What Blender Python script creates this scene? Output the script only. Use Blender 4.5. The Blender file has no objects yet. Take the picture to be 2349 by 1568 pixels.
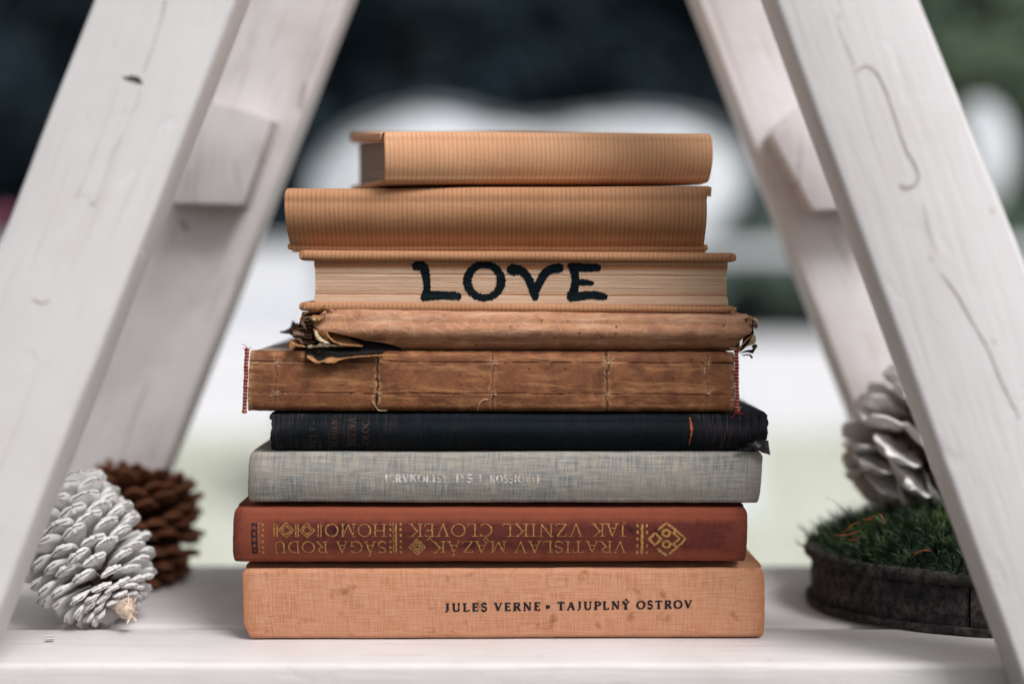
import bpy, bmesh, math, random
from math import sin, cos, pi, radians, sqrt, atan2, hypot
from mathutils import Vector, Matrix, noise
from mathutils.bvhtree import BVHTree

S = bpy.context.scene
COL = S.collection

# ------------------------------------------------------------------ camera
CAM_Y, CAM_Z, F = -0.571, 0.1488, 3262.5      # metres, metres, focal length in reading units
cam_d = bpy.data.cameras.new("camera")
cam = bpy.data.objects.new("camera", cam_d)
COL.objects.link(cam)
cam.location = (0, CAM_Y, CAM_Z)
cam.rotation_euler = (radians(90), 0, 0)
cam_d.lens = 50
cam_d.sensor_width = 36
cam_d.shift_y = -164 / 2349
cam_d.clip_start = 0.02
cam_d.clip_end = 400
cam_d.dof.use_dof = True
cam_d.dof.focus_distance = 0.577
cam_d.dof.aperture_fstop = 2.4
S.camera = cam

# ------------------------------------------------------------------ overcast daylight
SUN_EL, SUN_AZ = radians(49), radians(140)    # azimuth clockwise from +Y
world = bpy.data.worlds.new("World")
S.world = world
world.use_nodes = True
wt = world.node_tree
bg = wt.nodes["Background"]
sky = wt.nodes.new("ShaderNodeTexSky")
sky.sky_type = 'NISHITA'
sky.sun_disc = False
sky.sun_elevation = SUN_EL
sky.sun_rotation = SUN_AZ
sky.air_density = 1.0
sky.dust_density = 4.0
sky.ozone_density = 1.0
hs = wt.nodes.new("ShaderNodeHueSaturation")
hs.inputs["Saturation"].default_value = 0.0
wt.links.new(sky.outputs[0], hs.inputs["Color"])
wt.links.new(hs.outputs[0], bg.inputs["Color"])
bg.inputs["Strength"].default_value = 0.110
sun_d = bpy.data.lights.new("sun", 'SUN')
sun_d.energy = 2.6
sun_d.angle = radians(24)
sun_d.color = (1.0, 0.975, 0.965)
sun = bpy.data.objects.new("sun", sun_d)
COL.objects.link(sun)
sdir = Vector((sin(SUN_AZ) * cos(SUN_EL), cos(SUN_AZ) * cos(SUN_EL), sin(SUN_EL)))
sun.rotation_euler = sdir.to_track_quat('Z', 'Y').to_euler()
sun.location = (0, 0, 5)
S.view_settings.view_transform = 'Standard'
S.view_settings.look = 'None'
S.view_settings.exposure = 0.0
S.view_settings.gamma = 1.0
S.render.engine = 'CYCLES'
S.cycles.use_denoising = True
S.cycles.max_bounces = 8

# ------------------------------------------------------------------ helpers
def W(px, py, d):
    """picture reading -> world point at distance d in front of the lens"""
    return Vector(((px - 1174.5) * d / F, d + CAM_Y, CAM_Z - (py - 620) * d / F))

def lin(h):
    h = h.lstrip('#')
    o = []
    for i in (0, 2, 4):
        c = int(h[i:i + 2], 16) / 255
        o.append(c / 12.92 if c <= 0.04045 else ((c + 0.055) / 1.055) ** 2.4)
    return (o[0], o[1], o[2], 1)

class MB:
    def __init__(s):
        s.v = []; s.f = []; s.uv = []; s.m = []; s.attr = None
    def add(s, verts, faces, uvs=None, mi=0):
        n = len(s.v)
        s.v += [Vector(p) for p in verts]
        for f in faces:
            s.f.append([i + n for i in f]); s.m.append(mi)
        s.uv += (list(uvs) if uvs is not None else [(p[0], p[2]) for p in verts])
    def grid(s, P, UV=None, mi=0, flip=False, wrap=False):
        """P[i][j] rows of points"""
        n = len(s.v); a = len(P); b = len(P[0])
        for i in range(a):
            for j in range(b):
                s.v.append(Vector(P[i][j]))
                s.uv.append(UV[i][j] if UV else (P[i][j][0], P[i][j][2]))
        for i in range(a - 1):
            for j in range(b if wrap else b - 1):
                j2 = (j + 1) % b
                q = [n + i * b + j, n + i * b + j2, n + (i + 1) * b + j2, n + (i + 1) * b + j]
                s.f.append(q[::-1] if flip else q); s.m.append(mi)
        return n
    def tube(s, pts, rads, seg=6, mi=0, cap=True):
        pts = [Vector(p) for p in pts]
        n = len(s.v); up = None
        for i, p in enumerate(pts):
            t = (pts[min(i + 1, len(pts) - 1)] - pts[max(i - 1, 0)])
            if t.length < 1e-9: t = Vector((0, 0, 1))
            t.normalize()
            if up is None:
                up = t.orthogonal().normalized()
            up = (up - t * up.dot(t))
            if up.length < 1e-6: up = t.orthogonal()
            up.normalize()
            w = t.cross(up)
            r = rads[i] if hasattr(rads, '__len__') else rads
            for k in range(seg):
                a = 2 * pi * k / seg
                s.v.append(p + (up * cos(a) + w * sin(a)) * r)
                s.uv.append((k / seg * 0.01, i * 0.001))
        for i in range(len(pts) - 1):
            for k in range(seg):
                k2 = (k + 1) % seg
                s.f.append([n + i * seg + k, n + i * seg + k2, n + (i + 1) * seg + k2, n + (i + 1) * seg + k]); s.m.append(mi)
        if cap:
            s.f.append([n + k for k in range(seg)][::-1]); s.m.append(mi)
            s.f.append([n + (len(pts) - 1) * seg + k for k in range(seg)]); s.m.append(mi)
    def build(s, name, mats, parent=None, smooth=True, sharp=40, **props):
        off = Vector((0, 0, 0))
        p = parent
        while p is not None:
            off += p.location; p = p.parent
        me = bpy.data.meshes.new(name)
        me.from_pydata([v - off for v in s.v], [], s.f)
        if not isinstance(mats, (list, tuple)): mats = [mats]
        for m in mats: me.materials.append(m)
        me.polygons.foreach_set("material_index", s.m)
        uvl = me.uv_layers.new(name="UVMap")
        li = [0] * len(me.loops)
        me.loops.foreach_get("vertex_index", li)
        flat = []
        for i in li:
            flat += [s.uv[i][0], s.uv[i][1]]
        uvl.data.foreach_set("uv", flat)
        if s.attr:
            for k, vals in s.attr.items():
                a = me.attributes.new(k, 'FLOAT', 'POINT')
                a.data.foreach_set("value", vals + [0.0] * (len(s.v) - len(vals)))
        if smooth:
            me.polygons.foreach_set("use_smooth", [True] * len(me.polygons))
            me.set_sharp_from_angle(angle=radians(sharp))
        bm = bmesh.new(); bm.from_mesh(me)
        bmesh.ops.recalc_face_normals(bm, faces=bm.faces)
        bm.to_mesh(me); bm.free()
        me.update()
        o = bpy.data.objects.new(name, me)
        COL.objects.link(o)
        if parent is not None: o.parent = parent
        for k, v in props.items(): o[k] = v
        return o

def thing(name, loc, label, category, group=None):
    o = bpy.data.objects.new(name, None)
    o.empty_display_size = 0.01
    COL.objects.link(o)
    o.location = loc
    o["label"] = label; o["category"] = category
    if group: o["group"] = group
    bpy.context.view_layer.update()
    return o

def tag(o, label, category, group=None):
    o["label"] = label; o["category"] = category
    if group: o["group"] = group
    return o

def lerp(a, b, t): return a + (b - a) * t
def ns(x, y=0.0, z=0.0): return noise.noise(Vector((x, y, z)))
def interp(tab, x):
    if x <= tab[0][0]: return tab[0][1]
    for (a, b), (c, d) in zip(tab, tab[1:]):
        if x <= c: return b + (d - b) * (x - a) / (c - a)
    return tab[-1][1]

# ------------------------------------------------------------------ node materials
class NM:
    def __init__(s, name, rough=0.8, spec=0.3):
        s.mat = bpy.data.materials.new(name); s.mat.use_nodes = True
        s.t = s.mat.node_tree; s.n = s.t.nodes; s.l = s.t.links
        s.b = s.n["Principled BSDF"]
        s.b.inputs["Roughness"].default_value = rough
        s.b.inputs["Specular IOR Level"].default_value = spec
    def put(s, sock, val):
        if isinstance(val, bpy.types.NodeSocket): s.l.new(val, sock)
        else: sock.default_value = val
    def uv(s): 
        return s.n.new("ShaderNodeUVMap").outputs[0]
    def obj(s):
        return s.n.new("ShaderNodeTexCoord").outputs["Object"]
    def gen(s):
        return s.n.new("ShaderNodeTexCoord").outputs["Generated"]
    def rnd(s):
        return s.n.new("ShaderNodeObjectInfo").outputs["Random"]
    def attr(s, name):
        a = s.n.new("ShaderNodeAttribute"); a.attribute_name = name
        return a.outputs["Fac"]
    def mapv(s, vec, scale=(1, 1, 1), loc=(0, 0, 0), rot=(0, 0, 0)):
        m = s.n.new("ShaderNodeMapping"); s.l.new(vec, m.inputs[0])
        m.inputs["Scale"].default_value = scale; m.inputs["Location"].default_value = loc
        m.inputs["Rotation"].default_value = rot
        return m.outputs[0]
    def noise(s, vec, scale, detail=2, rough=0.5, dist=0.0):
        m = s.n.new("ShaderNodeTexNoise"); s.l.new(vec, m.inputs["Vector"])
        m.inputs["Scale"].default_value = scale; m.inputs["Detail"].default_value = detail
        m.inputs["Roughness"].default_value = rough; m.inputs["Distortion"].default_value = dist
        return m.outputs["Fac"]
    def vor(s, vec, scale, feature='F1', rnd=1.0):
        m = s.n.new("ShaderNodeTexVoronoi"); s.l.new(vec, m.inputs["Vector"])
        m.feature = feature
        m.inputs["Scale"].default_value = scale; m.inputs["Randomness"].default_value = rnd
        return m.outputs["Distance"]
    def wave(s, vec, scale, dirn='X', dist=0.0, dscale=1.0, detail=0):
        m = s.n.new("ShaderNodeTexWave"); s.l.new(vec, m.inputs["Vector"])
        m.bands_direction = dirn
        m.inputs["Scale"].default_value = scale; m.inputs["Distortion"].default_value = dist
        m.inputs["Detail Scale"].default_value = dscale; m.inputs["Detail"].default_value = detail
        return m.outputs["Fac"]
    def ramp(s, fac, stops, interp='LINEAR'):
        m = s.n.new("ShaderNodeValToRGB"); s.l.new(fac, m.inputs[0])
        e = m.color_ramp.elements
        m.color_ramp.interpolation = interp
        while len(e) > 1: e.remove(e[-1])
        for i, (p, c) in enumerate(stops):
            if not hasattr(c, '__len__'): c = (c, c, c, 1)
            if i == 0: e[0].position = p; e[0].color = c
            else:
                x = e.new(p); x.color = c
        return m.outputs[0]
    def mix(s, fac, a, b, mode='MIX'):
        m = s.n.new("ShaderNodeMix"); m.data_type = 'RGBA'; m.blend_type = mode
        s.put(m.inputs[0], fac); s.put(m.inputs[6], a); s.put(m.inputs[7], b)
        return m.outputs[2]
    def math(s, op, a, b=0.0, clamp=False):
        m = s.n.new("ShaderNodeMath"); m.operation = op; m.use_clamp = clamp
        s.put(m.inputs[0], a); s.put(m.inputs[1], b)
        return m.outputs[0]
    def sep(s, vec):
        m = s.n.new("ShaderNodeSeparateXYZ"); s.l.new(vec, m.inputs[0]); return m.outputs
    def out(s, col=None, height=None, bump=0.3, dist=0.0003, rough=None):
        if col is not None: s.put(s.b.inputs["Base Color"], col)
        if rough is not None: s.put(s.b.inputs["Roughness"], rough)
        if height is not None:
            b = s.n.new("ShaderNodeBump"); b.inputs["Strength"].default_value = bump
            b.inputs["Distance"].default_value = dist
            s.l.new(height, b.inputs["Height"]); s.l.new(b.outputs[0], s.b.inputs["Normal"])
        return s.mat

def mat_cloth(name, base, dark, light, stain, weave=0.55, stain_lo=0.62, streak=0.5, spots=0.0, width=0.2, faded=None, fade_v=None, fade_end=0.0):
    """book cloth; UV in metres"""
    m = NM(name, 0.88, 0.15)
    uv = m.uv()
    wx = m.wave(uv, 2 * pi / 0.60e-3 / 20, 'X', 1.6, 0.35)
    wy = m.wave(uv, 2 * pi / 0.66e-3 / 20, 'Y', 1.6, 0.35)
    weav = m.math('MULTIPLY', m.math('ADD', wx, wy), 0.5)
    sx = m.noise(m.mapv(uv, (90, 1500, 1)), 1, 3, 0.6)
    sy = m.noise(m.mapv(uv, (1500, 110, 1)), 1, 3, 0.6)
    big = m.noise(uv, 60, 4, 0.6)
    fine = m.noise(uv, 900, 2, 0.6)
    thread = m.math('ADD', m.math('MULTIPLY', sx, 0.5), m.math('MULTIPLY', sy, 0.5))
    tt = m.ramp(thread, [(0.38, 0.0), (0.62, 1.0)])
    c = m.mix(m.math('MULTIPLY', tt, streak), dark, light)
    c = m.mix(m.ramp(big, [(0.38, 0.0), (0.66, 1.0)]), c, m.mix(0.55, c, base))
    c = m.mix(m.math('MULTIPLY', m.ramp(weav, [(0.25, 1.0), (0.6, 0.0)]), weave), c, m.mix(0.6, c, dark))
    st = m.noise(m.mapv(uv, (1, 1, 1), (3.1, 1.7, 0)), 95, 3, 0.65)
    c = m.mix(m.ramp(st, [(stain_lo, 0.0), (stain_lo + 0.14, 0.85)]), c, stain)
    if spots > 0:
        sp = m.vor(uv, 110)
        c = m.mix(m.math('MULTIPLY', m.ramp(sp, [(0.09, 1.0), (0.2, 0.0)]), spots), c, stain)
    sp3 = m.sep(uv); xx, vv = sp3[0], sp3[1]
    rag = m.math('MULTIPLY', m.math('SUBTRACT', m.noise(uv, 260, 3, 0.6), 0.5), 0.010)
    if faded is not None:
        # rubbed, sun-faded shoulders and ends of the spine
        f1 = m.ramp(m.math('MULTIPLY', m.math('ADD', vv, m.math('MULTIPLY', rag, 0.35)), 20.0), [(p * 20.0, k) for p, k in fade_v])
        f2 = m.ramp(m.math('ADD', xx, rag), [(0.0, fade_end), (0.012, fade_end * 0.8), (0.024, 0.0), (width - 0.010, 0.0), (width, fade_end)])
        c = m.mix(m.math('MAXIMUM', f1, f2), c, faded)
    # grime where hands touch: the two ends, ragged edge
    g = m.ramp(m.math('ADD', xx, m.math('MULTIPLY', rag, 0.8)), [(0.0, 0.75), (0.0022, 0.35), (0.006, 0.0), (width - 0.0055, 0.0), (width - 0.0022, 0.4), (width, 0.75)])
    c = m.mix(g, c, m.mix(0.5, stain, dark))
    wr = m.noise(m.mapv(uv, (1, 1.6, 1)), 55, 3, 0.55, 0.3)
    h = m.math('ADD', m.math('ADD', m.math('MULTIPLY', weav, 0.5), m.math('MULTIPLY', fine, 0.5)), m.math('MULTIPLY', wr, 2.2))
    return m.out(c, h, 0.5, 0.00022)

def mat_kraft(name, base, dark, light, stripe=0.42):
    m = NM(name, 0.72, 0.2)
    uv = m.uv()
    per = 1.82e-3
    w = m.wave(uv, 2 * pi / per / 20, 'X', 0.9, 0.3, 1)
    br = m.noise(m.mapv(uv, (500, 70, 1)), 1, 2)
    fib = m.noise(m.mapv(uv, (2600, 1400, 1)), 1, 3, 0.7)
    big = m.noise(uv, 35, 3)
    c = m.mix(m.ramp(fib, [(0.35, 0.0), (0.68, 1.0)]), base, light)
    c = m.mix(m.math('MULTIPLY', m.ramp(w, [(0.0, 1.0), (0.5, 0.0)]), m.math('MULTIPLY', m.ramp(br, [(0.22, 0.25), (0.60, 1.0)]), stripe)), c, dark)
    c = m.mix(m.ramp(big, [(0.42, 0.0), (0.72, 0.28)]), c, dark)
    c = m.mix(m.ramp(m.noise(m.mapv(uv, (60, 160, 1)), 1, 4, 0.6), [(0.52, 0.0), (0.75, 0.2)]), c, light)
    sp = m.vor(uv, 75)
    c = m.mix(m.ramp(sp, [(0.012, 0.8), (0.022, 0.0)]), c, lin('3a2015'))
    wr = m.math('ADD', m.noise(uv, 120, 3, 0.6, 0.5), m.math('MULTIPLY', m.ramp(m.vor(m.mapv(uv, (1, 1.4, 1), (0.01, 0.02, 0)), 42, 'DISTANCE_TO_EDGE'), [(0.0, 1.0), (0.02, 0.0)]), 0.15))
    h = m.math('ADD', m.math('ADD', m.math('MULTIPLY', w, 0.12), m.math('MULTIPLY', fib, 0.2)), m.math('MULTIPLY', wr, 0.9))
    return m.out(c, h, 0.35, 0.0006)

def mat_pages(name, base, dark, edge, bands=False):
    """UV: x metres, y fraction of the block's height"""
    m = NM(name, 0.9, 0.1)
    uv = m.uv()
    a = m.noise(m.mapv(uv, (7, 95, 1)), 1, 4, 0.75)
    b = m.noise(m.mapv(uv, (25, 260, 1)), 1, 2, 0.6)
    g = m.noise(m.mapv(uv, (900, 60, 1)), 1, 3, 0.7)
    c = m.mix(m.ramp(a, [(0.36, 0.0), (0.62, 1.0)]), dark, base)
    c = m.mix(m.ramp(b, [(0.30, 0.75), (0.42, 0.0)]), c, edge)
    c = m.mix(m.math('MULTIPLY', m.ramp(g, [(0.3, 1.0), (0.6, 0.0)]), 0.35), c, dark)
    if bands:
        y = m.sep(uv)[1]
        wob = m.math('MULTIPLY', m.math('SUBTRACT', m.noise(m.mapv(uv, (14, 0, 1)), 1, 1), 0.5), 0.05)
        yy = m.math('ADD', y, wob)
        bd = m.ramp(yy, [(0.0, 0.5), (0.06, 0.0), (0.205, 0.0), (0.222, 0.75), (0.245, 0.75), (0.262, 0.0), (0.80, 0.0), (0.84, 0.75), (0.93, 0.85), (0.95, 0.25), (1.0, 0.6)])
        c = m.mix(bd, c, lin('a5673f'))
    return m.out(c, m.math('ADD', a, b), 0.5, 0.0004)

def mat_paint(name, base=(0.780, 0.750, 0.765, 1), warm=(0.66, 0.61, 0.61, 1), scale=1.0):
    """white painted wood with grain running along the board (object Z or X given by uv)"""
    m = NM(name, 0.5, 0.35)
    uv = m.uv()
    g = m.noise(m.mapv(uv, (260 * scale, 14 * scale, 1)), 1, 4, 0.6, 0.4)
    b = m.noise(uv, 18, 4, 0.6)
    f = m.noise(m.mapv(uv, (1500, 500, 1)), 1, 2)
    c = m.mix(m.ramp(b, [(0.42, 0.0), (0.78, 0.5)]), base, warm)
    c = m.mix(m.ramp(g, [(0.30, 0.6), (0.44, 0.0)]), c, warm)
    h = m.math('ADD', m.math('ADD', g, m.math('MULTIPLY', f, 0.15)), m.math('MULTIPLY', b, 0.8))
    sk = m.vor(m.mapv(uv, (1, 0.6, 1)), 60)
    c = m.mix(m.ramp(sk, [(0.03, 0.35), (0.07, 0.0)]), c, (0.30, 0.25, 0.24, 1))
    dn = m.noise(m.mapv(uv, (1, 0.7, 1), (5, 2, 0)), 75, 3, 0.55)
    h = m.math('ADD', h, m.math('MULTIPLY', m.ramp(dn, [(0.60, 0.0), (0.80, 1.0)]), -0.7))
    return m.out(c, h, 0.45, 0.0008)

def mat_plain(name, col, rough=0.8, scale=200, var=0.35, bump=0.3, dist=0.0004, coord='obj', spec=0.25):
    m = NM(name, rough, spec)
    v = m.obj() if coord == 'obj' else m.uv()
    a = m.noise(v, scale, 4, 0.6)
    k = tuple(x * (1 - var) for x in col[:3]) + (1,)
    k2 = tuple(min(1, x * (1 + var * 0.6)) for x in col[:3]) + (1,)
    c = m.mix(m.ramp(a, [(0.3, 0.0), (0.7, 1.0)]), k, k2)
    return m.out(c, a, bump, dist)
# ================================================================== the painted A-frame with its shelf
M_leg = mat_paint("white_painted_wood")
M_leg2 = mat_paint("white_painted_wood_smudged_grain", (0.79, 0.75, 0.76, 1), (0.44, 0.36, 0.33, 1))  # rear legs and cleats: stronger brown smudges in the paint
M_shelf = mat_paint("white_painted_shelf_wood", (0.71, 0.68, 0.685, 1), (0.54, 0.48, 0.45, 1))
M_crack = mat_plain("dark_wood_crack", (0.05, 0.035, 0.035, 1), 0.9, 800)
M_crack_soft = mat_plain("greyed_paint_crack", (0.54, 0.475, 0.47, 1), 0.9, 500)
GROUND = -0.60

stand = thing("a_frame_shelf", (0, 0.05, GROUND), "white painted wooden A-frame stand whose plank shelf carries the book stack", "shelf")

def rrect(hw, hd, r, n=3):
    """rounded rectangle loop in (across, depth), ccw"""
    pts = []
    for cx, cy, a0 in ((hw - r, hd - r, 0), (-hw + r, hd - r, 90), (-hw + r, -hd + r, 180), (hw - r, -hd + r, 270)):
        for k in range(n + 1):
            a = radians(a0 + 90 * k / n)
            pts.append((cx + r * cos(a), cy + r * sin(a)))
    return pts

def leg(la, lb, ra, rb, d, th, mat, seed, z0=GROUND, z1=0.47):
    """board whose front face lies at distance d; edges x = a + b*y in picture readings"""
    mb = MB(); P = []; UV = []
    N = 90
    for i in range(N + 1):
        z = lerp(z0, z1, i / N)
        py = 620 + (CAM_Z - z) * F / d
        xl = (la + lb * py - 1174.5) * d / F; xr = (ra + rb * py - 1174.5) * d / F
        if xr - xl < 0.03: break
        c = (xl + xr) / 2; hw = (xr - xl) / 2
        row = []; uvr = []
        acc = 0; last = None
        for (a, b) in rrect(hw, th / 2, 0.0022):
            wob = 0.00035 * ns(z * 22 + seed, a * 40, b * 40)
            p = Vector((c + a + wob, d + CAM_Y + th / 2 + b + wob, z))
            if last is not None: acc += hypot(a - last[0], b - last[1])
            last = (a, b)
            row.append(p); uvr.append((acc + seed, z))
        P.append(row); UV.append(uvr)
    mb.grid(P, UV, wrap=True)
    n = len(P[0])
    mb.f.append(list(range(n))[::-1]); mb.m.append(0)
    k = (len(P) - 1) * n
    mb.f.append([k + j for j in range(n)]); mb.m.append(0)
    return mb.build("leg", mat, stand)

D_FRONT, D_REAR = 0.514, 0.695
legFL = leg(212, -0.387, 542, -0.39, D_FRONT, 0.023, M_leg, 0.0)
legFR = leg(1776, 0.366, 2112, 0.401, D_FRONT, 0.023, M_leg, 3.0)
legRL = leg(552, -0.39, 798, -0.39, D_REAR, 0.026, M_leg2, 6.0)
legRR = leg(1598, 0.385, 1850, 0.385, D_REAR, 0.026, M_leg2, 9.0)

def board(name, x0, x1, y0, y1, z0, z1, mat, seed, r=0.0025, nx=80):
    mb = MB(); P = []; UV = []
    for i in range(nx + 1):
        x = lerp(x0, x1, i / nx); row = []; uvr = []; acc = 0; last = None
        for (a, b) in rrect((y1 - y0) / 2, (z1 - z0) / 2, r):
            w = 0.00025 * ns(x * 14 + seed, a * 30, b * 30)
            row.append(Vector((x, (y0 + y1) / 2 + a + w, (z0 + z1) / 2 + b + w * 0.5)))
            if last: acc += hypot(a - last[0], b - last[1])
            last = (a, b); uvr.append((acc + seed, x))
        P.append(row); UV.append(uvr)
    mb.grid(P, UV, wrap=True, flip=True)
    n = len(P[0])
    mb.f.append(list(range(n))); mb.m.append(0)
    k = nx * n
    mb.f.append([k + j for j in range(n)][::-1]); mb.m.append(0)
    return mb.build(name, mat, stand)

board("shelf_plank", -0.33, 0.33, 0.5386 + CAM_Y, 0.5925 + CAM_Y, -0.024, 0.0, M_shelf, 20.0)
board("shelf_plank", -0.30, 0.30, 0.6030 + CAM_Y, 0.7265 + CAM_Y, -0.0250, -0.0014, M_shelf, 24.0)
# narrow ledger under the gap, so that the gap has a bottom
board("shelf_batten", -0.30, -0.24, 0.541 + CAM_Y, 0.725 + CAM_Y, -0.048, -0.0245, M_leg, 27.0, nx=10)
board("shelf_batten", 0.24, 0.30, 0.541 + CAM_Y, 0.725 + CAM_Y, -0.048, -0.0245, M_leg, 28.0, nx=10)

def cleat(poly, d0, d1, seed):
    """block of wood fixed to a rear leg; poly = picture readings of its front outline, ccw"""
    mb = MB()
    c = sum((W(x, y, d0) for x, y in poly), Vector()) / len(poly)
    loops = []
    for off, d in ((0.0018, d0), (0.0004, d0 + 0.0006), (0.0, d0 + 0.002), (0.0, d1)):
        row = []
        for x, y in poly:
            p = W(x, y, d0); p.y = d + CAM_Y
            cc = Vector((c.x, p.y, c.z)); v = (cc - p)
            row.append(p + v.normalized() * off)
        loops.append(row)
    uv = [[(p.x + seed, p.z) for p in r] for r in loops]
    mb.grid(loops, uv, wrap=True, flip=True)
    mb.f.append(list(range(len(poly)))); mb.m.append(0)
    o = mb.build("cleat", M_leg2, stand)
    return o
cleat([(372, 466), (552, 470), (559, 462), (624, 275), (619, 266), (452, 221)], 0.673, 0.6945, 40.0)
cleat([(1868, 484), (2080, 470), (1990, 150), (1830, 252), (1776, 300), (1772, 312)], 0.673, 0.6945, 43.0)

def face_strip(name, pts, widths, d, mat, parent, lift=0.00025, seed=0, jit=0.25):
    """thin irregular mark lying on a face that is parallel to the picture"""
    mb = MB(); L = []; R = []
    fine = []
    for i in range(len(pts) - 1):
        k = max(2, int(hypot(pts[i + 1][0] - pts[i][0], pts[i + 1][1] - pts[i][1]) / 3))
        for j in range(k):
            t = j / k
            fine.append((lerp(pts[i][0], pts[i + 1][0], t), lerp(pts[i][1], pts[i + 1][1], t), lerp(widths[i], widths[i + 1], t)))
    fine.append((pts[-1][0], pts[-1][1], widths[-1]))
    for i, (x, y, w) in enumerate(fine):
        x0, y0, _ = fine[max(0, i - 1)]; x1, y1, _ = fine[min(len(fine) - 1, i + 1)]
        tx, ty = x1 - x0, y1 - y0; l = hypot(tx, ty) or 1
        nx, ny = -ty / l, tx / l
        wa = w * (0.5 + jit * ns(i * 0.45, seed)); wb = w * (0.5 + jit * ns(i * 0.45, seed + 7))
        ox = w * jit * 1.2 * ns(i * 0.22, seed + 3)
        a = W(x + nx * (wa + ox), y + ny * (wa + ox), d); b = W(x - nx * (wb - ox), y - ny * (wb - ox), d)
        a.y -= lift; b.y -= lift
        L.append([a, b])
    mb.grid(L)
    return mb.build(name, mat, parent)

# marks in the paint of the front legs
face_strip("knot_hole", [(282, 176), (292, 180), (305, 181), (318, 184), (328, 192)], [2, 7, 13, 13, 3], D_FRONT, M_crack, legFL, seed=1, jit=0.35)
face_strip("crack", [(381, 0), (372, 40), (352, 110), (330, 165)], [4, 3, 2.5, 3], D_FRONT, M_crack_soft, legFL, seed=2)
face_strip("crack", [(274, 196), (255, 250), (232, 310), (214, 360), (196, 410), (180, 440), (172, 455)], [0.8, 1.4, 0.5, 1.6, 0.5, 2, 1.5], D_FRONT, M_crack_soft, legFL, seed=3)
face_strip("crack", [(322, 205), (316, 235), (302, 262)], [1.5, 2, 1], D_FRONT, M_crack_soft, legFL, seed=4)
face_strip("crack", [(300, 262), (288, 300), (262, 345), (244, 395), (232, 430), (219, 466)], [0.8, 0.4, 2.4, 0.6, 1.0, 3], D_FRONT, M_crack_soft, legFL, seed=5)
face_strip("crack", [(205, 462), (219, 469)], [1.5, 3], D_FRONT, M_crack_soft, legFL, seed=6)
face_strip("crack", [(74, 685), (95, 695), (118, 688)], [2, 5, 2], D_FRONT, M_crack_soft, legFL, seed=7)
face_strip("crack", [(483, 180), (486, 190)], [4, 3], D_FRONT, M_crack_soft, legFL, seed=8)
face_strip("crack", [(325, 575), (333, 590)], [5, 3], D_FRONT, M_crack_soft, legFL, seed=9)
face_strip("crack", [(1958, 166), (1972, 158), (1986, 150), (2003, 158), (2022, 185), (2038, 220), (2052, 262), (2066, 305), (2080, 345), (2098, 375), (2108, 400), (2104, 420), (2090, 430), (2072, 428), (2064, 422)], [3, 5, 6, 5, 5, 5, 4, 4, 5, 4, 4, 5, 7, 8, 4], D_FRONT, M_crack_soft, legFR, seed=10)
face_strip("crack", [(2120, 470), (2128, 520), (2150, 580)], [1, 2.5, 1], D_FRONT, M_crack_soft, legFR, seed=11)
face_strip("crack", [(2160, 625), (2200, 680), (2232, 740), (2268, 800), (2300, 880), (2340, 960)], [2, 5, 3, 3, 4, 2], D_FRONT, M_crack_soft, legFR, seed=12)
face_strip("crack", [(1925, 60), (1945, 110), (1962, 152)], [1, 2, 2.5], D_FRONT, M_crack_soft, legFR, seed=13)
face_strip("nail_head", [(1826, 382), (1836, 384)], [9, 9], 0.673, M_crack_soft, stand, seed=14)
face_strip("knot", [(416, 505), (428, 530)], [14, 10], D_REAR, M_crack_soft, legRL, seed=15)
face_strip("knot", [(700, 190), (690, 250)], [12, 10], D_REAR, M_crack_soft, legRL, seed=16)
# ================================================================== books
class Frame:
    """the box a book fills: front corners from picture readings, then depth"""
    def __init__(s, LT, RT, LB, RB, dl, dr, D, top_dz=0.0, bot_dz=0.0, flare=0.0):
        s.LT, s.RT, s.LB, s.RB = W(*LT, dl), W(*RT, dr), W(*LB, dl), W(*RB, dr)
        ax = (s.RT - s.LT); ax.z = 0; ax.normalize()
        s.ax = ax; s.dep = Vector((-ax.y, ax.x, 0)); s.D = D
        s.w = (s.RT - s.LT).length
        s.h = ((s.LT.z - s.LB.z) + (s.RT.z - s.RB.z)) / 2
        s.top_dz, s.bot_dz = top_dz, bot_dz
    def pt(s, u, v, dm):
        """u 0..1 along, v 0..1 up, dm metres back from the front"""
        t = s.LT.lerp(s.RT, u); b = s.LB.lerp(s.RB, u)
        p = b.lerp(t, v) + s.dep * dm
        w = max(0.0, dm / s.D)
        p.z += w * lerp(s.bot_dz, s.top_dz, v)
        return p
    def root(s):
        p = s.LB.lerp(s.RB, 0.5) + s.dep * s.D / 2
        p.z += s.bot_dz / 2
        return p

def stations(w, dense=0.0006, n=150):
    e = [0, 0.00012, 0.0003, 0.0006, 0.001, 0.0016, 0.0024, 0.0034, 0.005]
    mid = [lerp(0.007, w - 0.007, i / n) for i in range(n + 1)]
    xs = e + mid + [w - k for k in reversed(e)]
    return [x / w for x in xs]

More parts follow.
